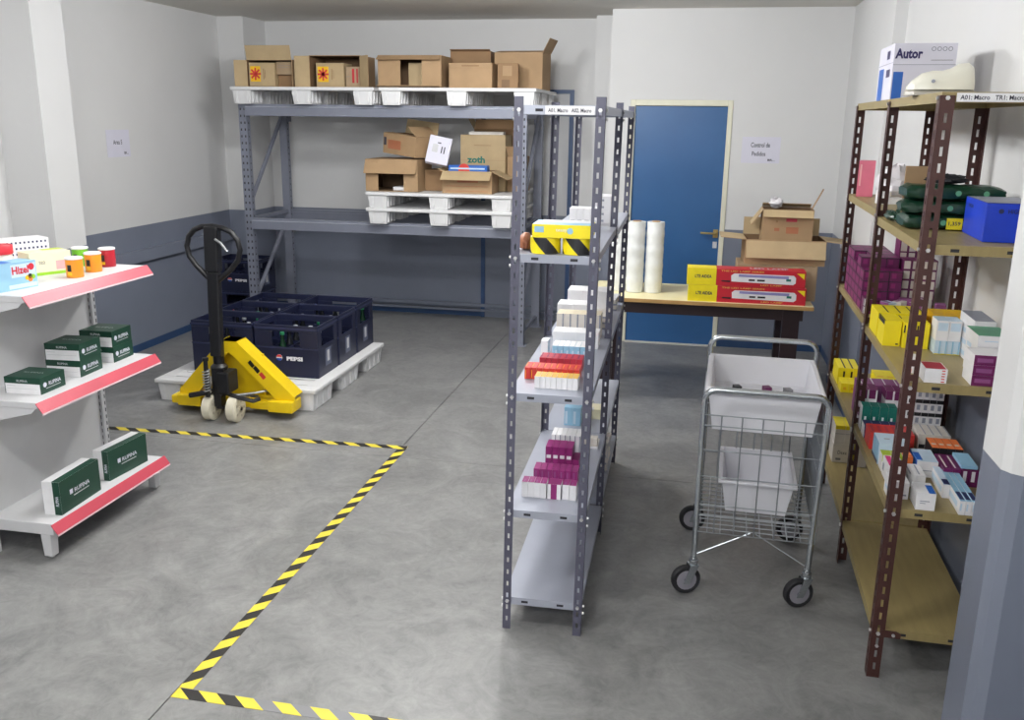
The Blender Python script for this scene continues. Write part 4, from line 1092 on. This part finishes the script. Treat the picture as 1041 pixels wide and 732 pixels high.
# ------------------------------------------------------------------ yellow pallet jack
J = thing('pallet_jack', 'yellow hand pallet jack with black handle under the crate pallet', 'pallet jack', T(-2.965, 5.15, 0))
yb = .13
for s in (-1, 1):
    xo = -.07+s*.285
    b = MB(); b.box(xo-.08, yb, .045, xo+.08, yb+1.2, .1, 'jack_yellow'); b.build('fork', J, bevel=.008)
    b = MB(); b.lathe([(.036, -.06), (.036, .06)], 14, 'wheel_cream', (xo, yb+1.02, .0365), 'x'); b.build('load_roller', J)
# cross plate and slanted gussets
b = MB(); b.box(-.36, yb+.02, .05, .43, yb+.05, .11, 'jack_yellow'); b.build('cross_member', J)
b = MB(); b.box(-.16, yb+.1, .11, .2, yb+.125, .4, 'jack_yellow'); b.build('back_plate', J, bevel=.005)
for s, xe in ((1, .46), (-1, -.36)):
    tx = .03 if s > 0 else .0
    b = MB()
    poly = [(tx-s*.09, .45), (tx-s*.075, .5), (tx+s*.04, .5), (xe, .15), (xe, .06), (xe-s*.11, .06), (xe-s*.12, .12), (tx+s*.0, .42)]
    b.prism(poly, yb-.005, yb+.008, 'jack_yellow')
    y2 = yb+.125
    b.add([(tx+s*.04, yb-.005, .5), (tx+s*.04, y2, .5), (xe, y2, .15), (xe, yb-.005, .15)], [(0, 1, 2, 3)], 'jack_yellow')
    b.add([(tx-s*.075, yb-.005, .5), (tx-s*.075, y2, .5), (tx+s*.04, y2, .5), (tx+s*.04, yb-.005, .5)], [(0, 1, 2, 3)], 'jack_yellow')
    b.build('gusset', J, solid=.004)
    x0, x1 = sorted((xe, xe-s*.17))
    b = MB(); b.box(x0, yb-.05, .05, x1, yb+.1, .125, 'jack_yellow'); b.build('fork_heel', J, bevel=.006)
b = MB()
for k, (x, z) in enumerate(((.165, .365), (.2, .33), (.24, .29))):
    b.quad((x-.02, yb-.0075, z-.0), (x+.01, yb-.0075, z-.035), (x+.03, yb-.0075, z-.015), (x, yb-.0075, z+.02), 'jack_black' if k < 2 else 'red')
b.build('warning_label', J)
# pump, spring, cylinder, arms
b = MB(); b.lathe([(.05, .17), (.055, .18), (.055, .36), (.045, .37), (.035, .38), (.035, .45)], 16, 'jack_black', (0, .02, 0)); b.build('pump_housing', J, smooth=True)
b = MB(); b.box(.02, -.06, .2, .1, .07, .34, 'jack_black'); b.build('valve_block', J, bevel=.008)
b = MB(); b.tube([(-.055+.022*math.cos(a*.9), -.05+.022*math.sin(a*.9), .2+a*.0026) for a in range(60)], .005, 6, 'jack_steel'); b.build('return_spring', J, smooth=True)
b = MB(); b.lathe([(.014, .17), (.014, .41), (.02, .41), (.02, .43)], 12, 'jack_black', (-.055, -.05, 0)); b.build('piston', J, smooth=True)
b = MB(); b.tube([(-.02, .0, .2), (-.12, -.03, .18), (-.2, -.02, .16)], .018, 8, 'jack_black'); b.build('tow_bar', J, smooth=True)
b = MB(); b.tube([(.02, .0, .2), (.13, -.02, .17), (.24, -.01, .15), (.27, .02, .16)], .015, 8, 'jack_black'); b.build('tow_bar', J, smooth=True)
b = MB(); b.tube([(.1, -.02, .18), (.2, .1, .17), (.34, .22, .18)], .008, 6, 'jack_steel'); b.build('push_rod', J)
b = MB(); b.box(-.025, -.03, .1, .025, .03, .18, 'jack_black'); b.tube([(-.1, 0, .087), (.15, 0, .087)], .012, 8, 'jack_black'); b.build('steering_fork', J)
for s in (-1, 1):
    cx = .02+s*.085
    b = MB(); b.lathe([(.05, -.032), (.078, -.032), (.086, -.026), (.086, .026), (.078, .032), (.05, .032)], 26, 'wheel_cream', (cx, 0, .0865), 'x'); wl = b.build('steer_wheel', J, Matrix.Translation((0, 0, 0)), smooth=True)
    for e in (-1, 1):
        b = MB(); b.lathe([(.02, -.006), (.024, .006)], 14, 'wheel_hub', (cx+e*.036, 0, .0865), 'x'); b.build('hub', wl)
        b = MB()
        for k in range(5):
            a = 2*math.pi*k/5
            b.box(cx+e*.033-.001, math.cos(a)*.05-.008, .0865+math.sin(a)*.05-.008, cx+e*.033+.001, math.cos(a)*.05+.008, .0865+math.sin(a)*.05+.008, 'wheel_hub')
        stuff(b.build('spoke_recess', wl))
# handle: column and heart-shaped loop
HT = Matrix.Translation((0, 0, .43)) @ Matrix.Rotation(R(2), 4, 'Y') @ Matrix.Translation((0, 0, -.43))
b = MB(); b.box(-.04, -.02, .43, .04, .03, .98, 'jack_black'); b.box(-.046, -.03, .98, .046, .035, 1.265, 'jack_black'); b.build('handle_column', J, HT, bevel=.01)
pts = [(-.005, .91), (-.06, .955), (-.12, 1.01), (-.165, 1.065), (-.18, 1.13), (-.165, 1.19), (-.125, 1.235), (-.07, 1.258), (0, 1.265), (.07, 1.258), (.125, 1.235), (.165, 1.19), (.18, 1.13), (.165, 1.065), (.12, 1.01), (.06, .955), (.005, .91)]
b = MB(); b.tube([(x+.005, 0, z) for x, z in pts], .017, 10, 'jack_black'); b.build('handle_loop', J, HT, smooth=True)
b = MB(); b.tube([(.035, -.03, 1.19), (.075, -.035, 1.17), (.115, -.03, 1.12)], .008, 8, 'jack_steel'); b.build('release_lever', J, HT, smooth=True)
b = MB(); b.box(-.02, -.04, .28, .06, -.028, .36, 'jack_black'); b.build('pivot_bracket', J)

# ------------------------------------------------------------------ wire cart
CA = R(-2)
K_ = thing('wire_cart', 'chrome wire basket cart with two push handles', 'cart', T(.078, 3.55, 0, CA))
CWd, CLn = .455, .62
def bend(p0, p1, top, r=.05, n=6):
    (x0, y0, z0), (x1, y1, z1) = p0, p1
    pts = [p0]
    for k in range(n+1):
        a = math.pi/2*k/n; pts.append((x0+r-r*math.cos(a), y0, top-r+r*math.sin(a)))
    for k in range(n+1):
        a = math.pi/2*k/n; pts.append((x1-r+r*math.sin(a), y1, top-r+r*math.cos(a)))
    return pts+[p1]
for y, top, lean in ((0, .905, -.03), (CLn, .965, .02)):
    pts = bend((0, y, .13), (CWd, y, .13), top)
    pts = [(x+max(0, z-.3)*(.03 if x > .2 else 0), yy+(lean*max(0, (z-.5))/.4), z) for x, yy, z in pts]
    b = MB(); b.tube(pts, .0125, 10, 'chrome'); b.build('frame_handle', K_, smooth=True)
zb_, zt_ = .285, .79
def wires(name, segs, r=.0027):
    b = MB()
    for s in segs: b.tube(s, r, 5, 'wire', caps=False)
    return b.build(name, K_)
x0, x1, y0, y1 = -.008, CWd+.016, -.013, CLn
ztp = .80
n = 6
wires('front_mesh', [[(x0+(x1-x0)*k/n, y0-.02*(1 if k else 1), ztp), (x0+(x1-x0)*k/n, y0, zb_)] for k in range(n+1)]+[[(x0, y0-.02*(zz-zb_)/(ztp-zb_), zz), (x1, y0-.02*(zz-zb_)/(ztp-zb_), zz)] for zz in (ztp, .755, .65, .535, .41, .36, zb_)])
wires('rear_mesh', [[(x0+(x1-x0)*k/n, y1, ztp), (x0+(x1-x0)*k/n, y1, zb_)] for k in range(n+1)]+[[(x0, y1, zz), (x1, y1, zz)] for zz in (ztp, .755, .65, .535, .41, zb_)])
for x in (x0, x1):
    wires('side_mesh', [[(x, y0+(y1-y0)*k/18, ztp), (x, y0+(y1-y0)*k/18, zb_)] for k in range(19)]+[[(x, y0, zz), (x, y1, zz)] for zz in (ztp, .755, .65, .535, .41, zb_)])
wires('bottom_mesh', [[(x0+(x1-x0)*k/9, y0, zb_), (x0+(x1-x0)*k/9, y1, zb_)] for k in range(10)]+[[(x0, y0+(y1-y0)*k/14, zb_), (x1, y0+(y1-y0)*k/14, zb_)] for k in range(15)])
b = MB(); b.tube([(.005, 0, .175), (.22, .03, .282)], .003, 6, 'wire'); b.tube([(CWd-.005, 0, .175), (.24, .03, .282)], .002, 6, 'wire'); b.build('brace_wire', K_)
for x in (0, CWd):
    for y in (0, CLn):
        c = bpy.data.objects.new('caster', None); COL.objects.link(c); c.parent = K_; c.matrix_basis = T(x, y, 0, R(-68 if y == 0 else -80))
        b = MB(); b.lathe([(.042, -.014), (.058, -.016), (.062, -.01), (.062, .01), (.058, .016), (.042, .014)], 22, 'rubber', (0, -.03, .0625), 'x'); b.build('tyre', c, smooth=True)
        b = MB(); b.lathe([(.043, -.0165), (.043, .0165)], 18, 'caster_grey', (0, -.03, .0625), 'x'); b.lathe([(.012, -.024), (.012, .024)], 10, 'chrome', (0, -.03, .0625), 'x'); b.build('wheel_disc', c)
        b = MB()
        for s in (-1, 1):
            xx = s*.022
            b.add([(xx, -.045, .05), (xx, -.018, .05), (xx, .018, .13), (xx, -.02, .13)], [(0, 1, 2, 3)], 'chrome')
        b.add([(-.022, -.02, .13), (.022, -.02, .13), (.022, .018, .13), (-.022, .018, .13)], [(0, 1, 2, 3)], 'chrome')
        b.build('yoke', c, solid=.003)
        b = MB(); b.lathe([(.019, .131), (.019, .15), (.015, .152), (.015, .165)], 12, 'chrome'); b.build('stem_collar', c)
def bin_(label, M, W, D, H, taper, lip=.014, th=.004):
    t = thing('plastic_bin', label, 'bin', M)
    b = MB(); q = taper
    vo = [(-W/2+q, -D/2+q, 0), (W/2-q, -D/2+q, 0), (W/2-q, D/2-q, 0), (-W/2+q, D/2-q, 0)]
    vt = [(-W/2, -D/2, H), (W/2, -D/2, H), (W/2, D/2, H), (-W/2, D/2, H)]
    i_ = lambda v, zz: [(x-math.copysign(th, x), y-math.copysign(th, y), zz) for x, y, _ in v]
    vi, vb = i_(vt, H), i_(vo, th)
    b.add(vo+vt+vi+vb, [(3, 2, 1, 0)]+[(k, (k+1) % 4, (k+1) % 4+4, k+4) for k in range(4)]+[(k+4, (k+1) % 4+4, (k+1) % 4+8, k+8) for k in range(4)]+[(k+8, (k+1) % 4+8, (k+1) % 4+12, k+12) for k in range(4)]+[(12, 13, 14, 15)], 'bin_white')
    b.build('bin_body', t, bevel=.006)
    b = MB()
    for s in (-1, 1):
        b.box(-W/2-lip, s*D/2-(lip if s < 0 else 0), H-.012, W/2+lip, s*D/2+(lip if s > 0 else 0), H, 'bin_white')
        b.box(s*W/2-(lip if s < 0 else 0), -D/2, H-.012, s*W/2+(lip if s > 0 else 0), D/2, H, 'bin_white')
    b.build('bin_rim', t, bevel=.003)
    return t
KM = T(.078, 3.55, 0, CA)
ub = bin_('upper white plastic bin hung in the top of the wire cart', KM @ T(CWd/2+.006, .345, .70), .445, .56, .18, .025)
bin_('second white plastic bin nested inside the upper bin of the cart', KM @ T(CWd/2+.006, .345, .76), .434, .548, .128, .012)
b = MB(); b.box(.06, -.2645, .075, .1, -.2625, .085, 'yellow'); b.build('sticker', ub)
ub2 = bin_('lower white plastic bin lying in the wire basket', KM @ T(.242, .41, .2885), .3, .42, .15, .025)
for x, y, m, l in ((-.1, .1, 'black', 'small black item lying in the upper white bin'), (.03, .12, 'purple', 'small purple packet lying in the upper white bin'), (.12, .11, 'grey', 'small dark grey item lying in the upper white bin')):
    o = obj('small_packet', box_mesh('small_packet', (.03, .04, .02), {}, m), None, KM @ T(CWd/2+.004+x, .38+y, .7646, R(20))); tag(o, l, 'packet')

# ------------------------------------------------------------------ table with rolls, boxes and cartons
tb = thing('wooden_table', 'cream topped wooden table with dark legs in front of the blue door', 'table', T(-.70, 6.17, 0))
TW, TD = 1.5, .66
b = MB(); b.box(0, 0, .722, TW, TD, .748, 'table_edge', dict(t='table_edge')); b.build('table_edge', tb, bevel=.002)
b = MB(); b.box(.002, .002, .748, TW-.002, TD-.002, .75, 'table_cream'); b.build('table_top', tb)
b = MB(); b.box(.04, .05, .64, TW-.06, .075, .722, 'table_leg'); b.build('apron', tb); b = MB(); b.box(.04, TD-.075, .64, TW-.06, TD-.05, .722, 'table_leg'); b.build('apron', tb)
for x in (.06, TW-.19):
    for y in (.045, TD-.11):
        MB().box(x, y, 0, x+.11, y+.065, .722, 'table_leg').build('leg', tb, bevel=.003)
zt = .7505
def roll(label, x, y, h):
    t = thing('film_roll', label, 'roll', T(x, y, zt))
    prof = []; n = 9
    for k in range(n):
        z0 = h*k/n; prof += [(.062 if k % 2 else .06, z0+.002), (.063 if k % 2 else .0615, z0+h/n*.5), (.061, z0+h/n-.002)]
    MB().lathe(prof, 22, 'plastic_wrap').build('wrapped_film', t, smooth=True)
    MB().lathe([(.03, h-.004), (.03, h+.004), (.022, h+.004), (.022, h-.002)], 16, 'card').build('core_tube', t)
roll('tall white wrapped roll beside the grey rack post', -.53, 6.47, .5)
roll('tall white wrapped roll in the middle of the roll group', -.405, 6.43, .5)
roll('tall white wrapped roll beside the yellow end of the red boxes', -.274, 6.44, .5)
def tool_box(label, z0, dx):
    w, d, h = .77, .14, .112
    t = thing('printed_box', label, 'box', T(.358+dx, 6.26, z0, R(1)))
    b = MB(); b.box(-w/2, -d/2, 0, w/2, d/2, h, 'boxred', dict(l='yellow'))
    size = (w, d, h); decal(b, 'f', size, 0, 0, .25, 1, 'yellow'); decal(b, 't', size, 0, 0, .25, 1, 'yellow'); b.build('carton', t)
    y = -d/2-.0012
    b = MB(); b.add([(-w*.12, y, .03), (w*.4, y, .022), (w*.42, y, .035), (w*.42, y, .07), (w*.4, y, .085), (-w*.1, y, .085), (-w*.125, y, .07)], [tuple(range(7))], 'white'); pr = b.build('lamp_print', t)
    b = MB(); b.quad((-w*.06, y-.0006, .064), (w*.36, y-.0006, .06), (w*.36, y-.0006, .078), (-w*.06, y-.0006, .08), 'lilac')
    b.box(.02, y-.0008, .038, .06, y, .05, 'black'); b.box(.075, y-.0008, .038, .125, y, .05, 'black'); b.box(w*.34, y-.0008, .045, w*.38, y, .06, 'teal')
    b.build('lamp_print_detail', t)
    b = MB(); b.add([(w*.425, y, .1), (w*.49, y, .1), (w*.49, y, .06)], [(0, 2, 1)], 'yellow'); b.build('corner_patch', t)
    b = MB(); b.quad((-w*.21, y, .028), (-w*.13, y, .024), (-w*.13, y, .036), (-w*.2, y, .036), 'black'); b.build('plug_print', t)
    text('LTE AIDEA', t, (-w*.36, y, .058), XF, ZF, .11, .022, 'ink', bold=.04)
    text('THE LED LAMP SERIES', t, (-w*.03, y, .1), XF, ZF, .28, .011, 'amber', bold=.02)
    text('LED LAMP', t, (w*.22, y, .013), XF, ZF, .14, .01, 'amber', bold=.02)
    text('LED LAMP', t, (w*.2, 0, h+.0012), XF, YF, .25, .06, 'paper', bold=.02)
tool_box('lower red and yellow printed lamp box on the table', zt, 0)
tool_box('upper red and yellow printed lamp box on the table', zt+.1135, -.012)
solid_box('plain brown carton under the wide flapped carton on the table', T(.56, 6.54, zt), (.53, .34, .235), 'card_grey', tape=False)
carton('wide brown carton with flaps spread out on the table stack', T(.6, 6.56, zt+.2355, R(2)), (.53, .33, .17), {'f': 248, 'l': 176, 'r': 186, 'b': 95}, 'card', fl={'f': .13, 'l': .17, 'r': .17, 'b': .12})
tc = carton('small brown carton with red stamp on top of the table stack', T(.61, 6.56, zt+.2415+.005, R(-1)), (.335, .25, .36), {'f': 228, 'l': 235, 'r': 62, 'b': 30}, 'card', fl={'f': .065, 'l': .13, 'r': .0, 'b': .05}, decals=(('f', .47, .78, .68, .84, 'crimson'), ('f', .27, .76, .31, .8, 'card_dark'), ('f', .25, .6, .35, .66, 'burnt'), ('f', .48, .56, .72, .68, 'burnt')))
b = MB(Matrix.Translation((.165, 0, .36)) @ Matrix.Rotation(R(25), 4, 'Y')); b.box(-.002, .0, 0, .002, .05, .15, 'card'); b.build('flap', tc)
crumple('plastic_bag', 'scrap of clear plastic on top of the red stamped carton', 'bag', T(.53, 6.55, zt+.607), .045, .06, .07, 'bag_clear', 21, .2)
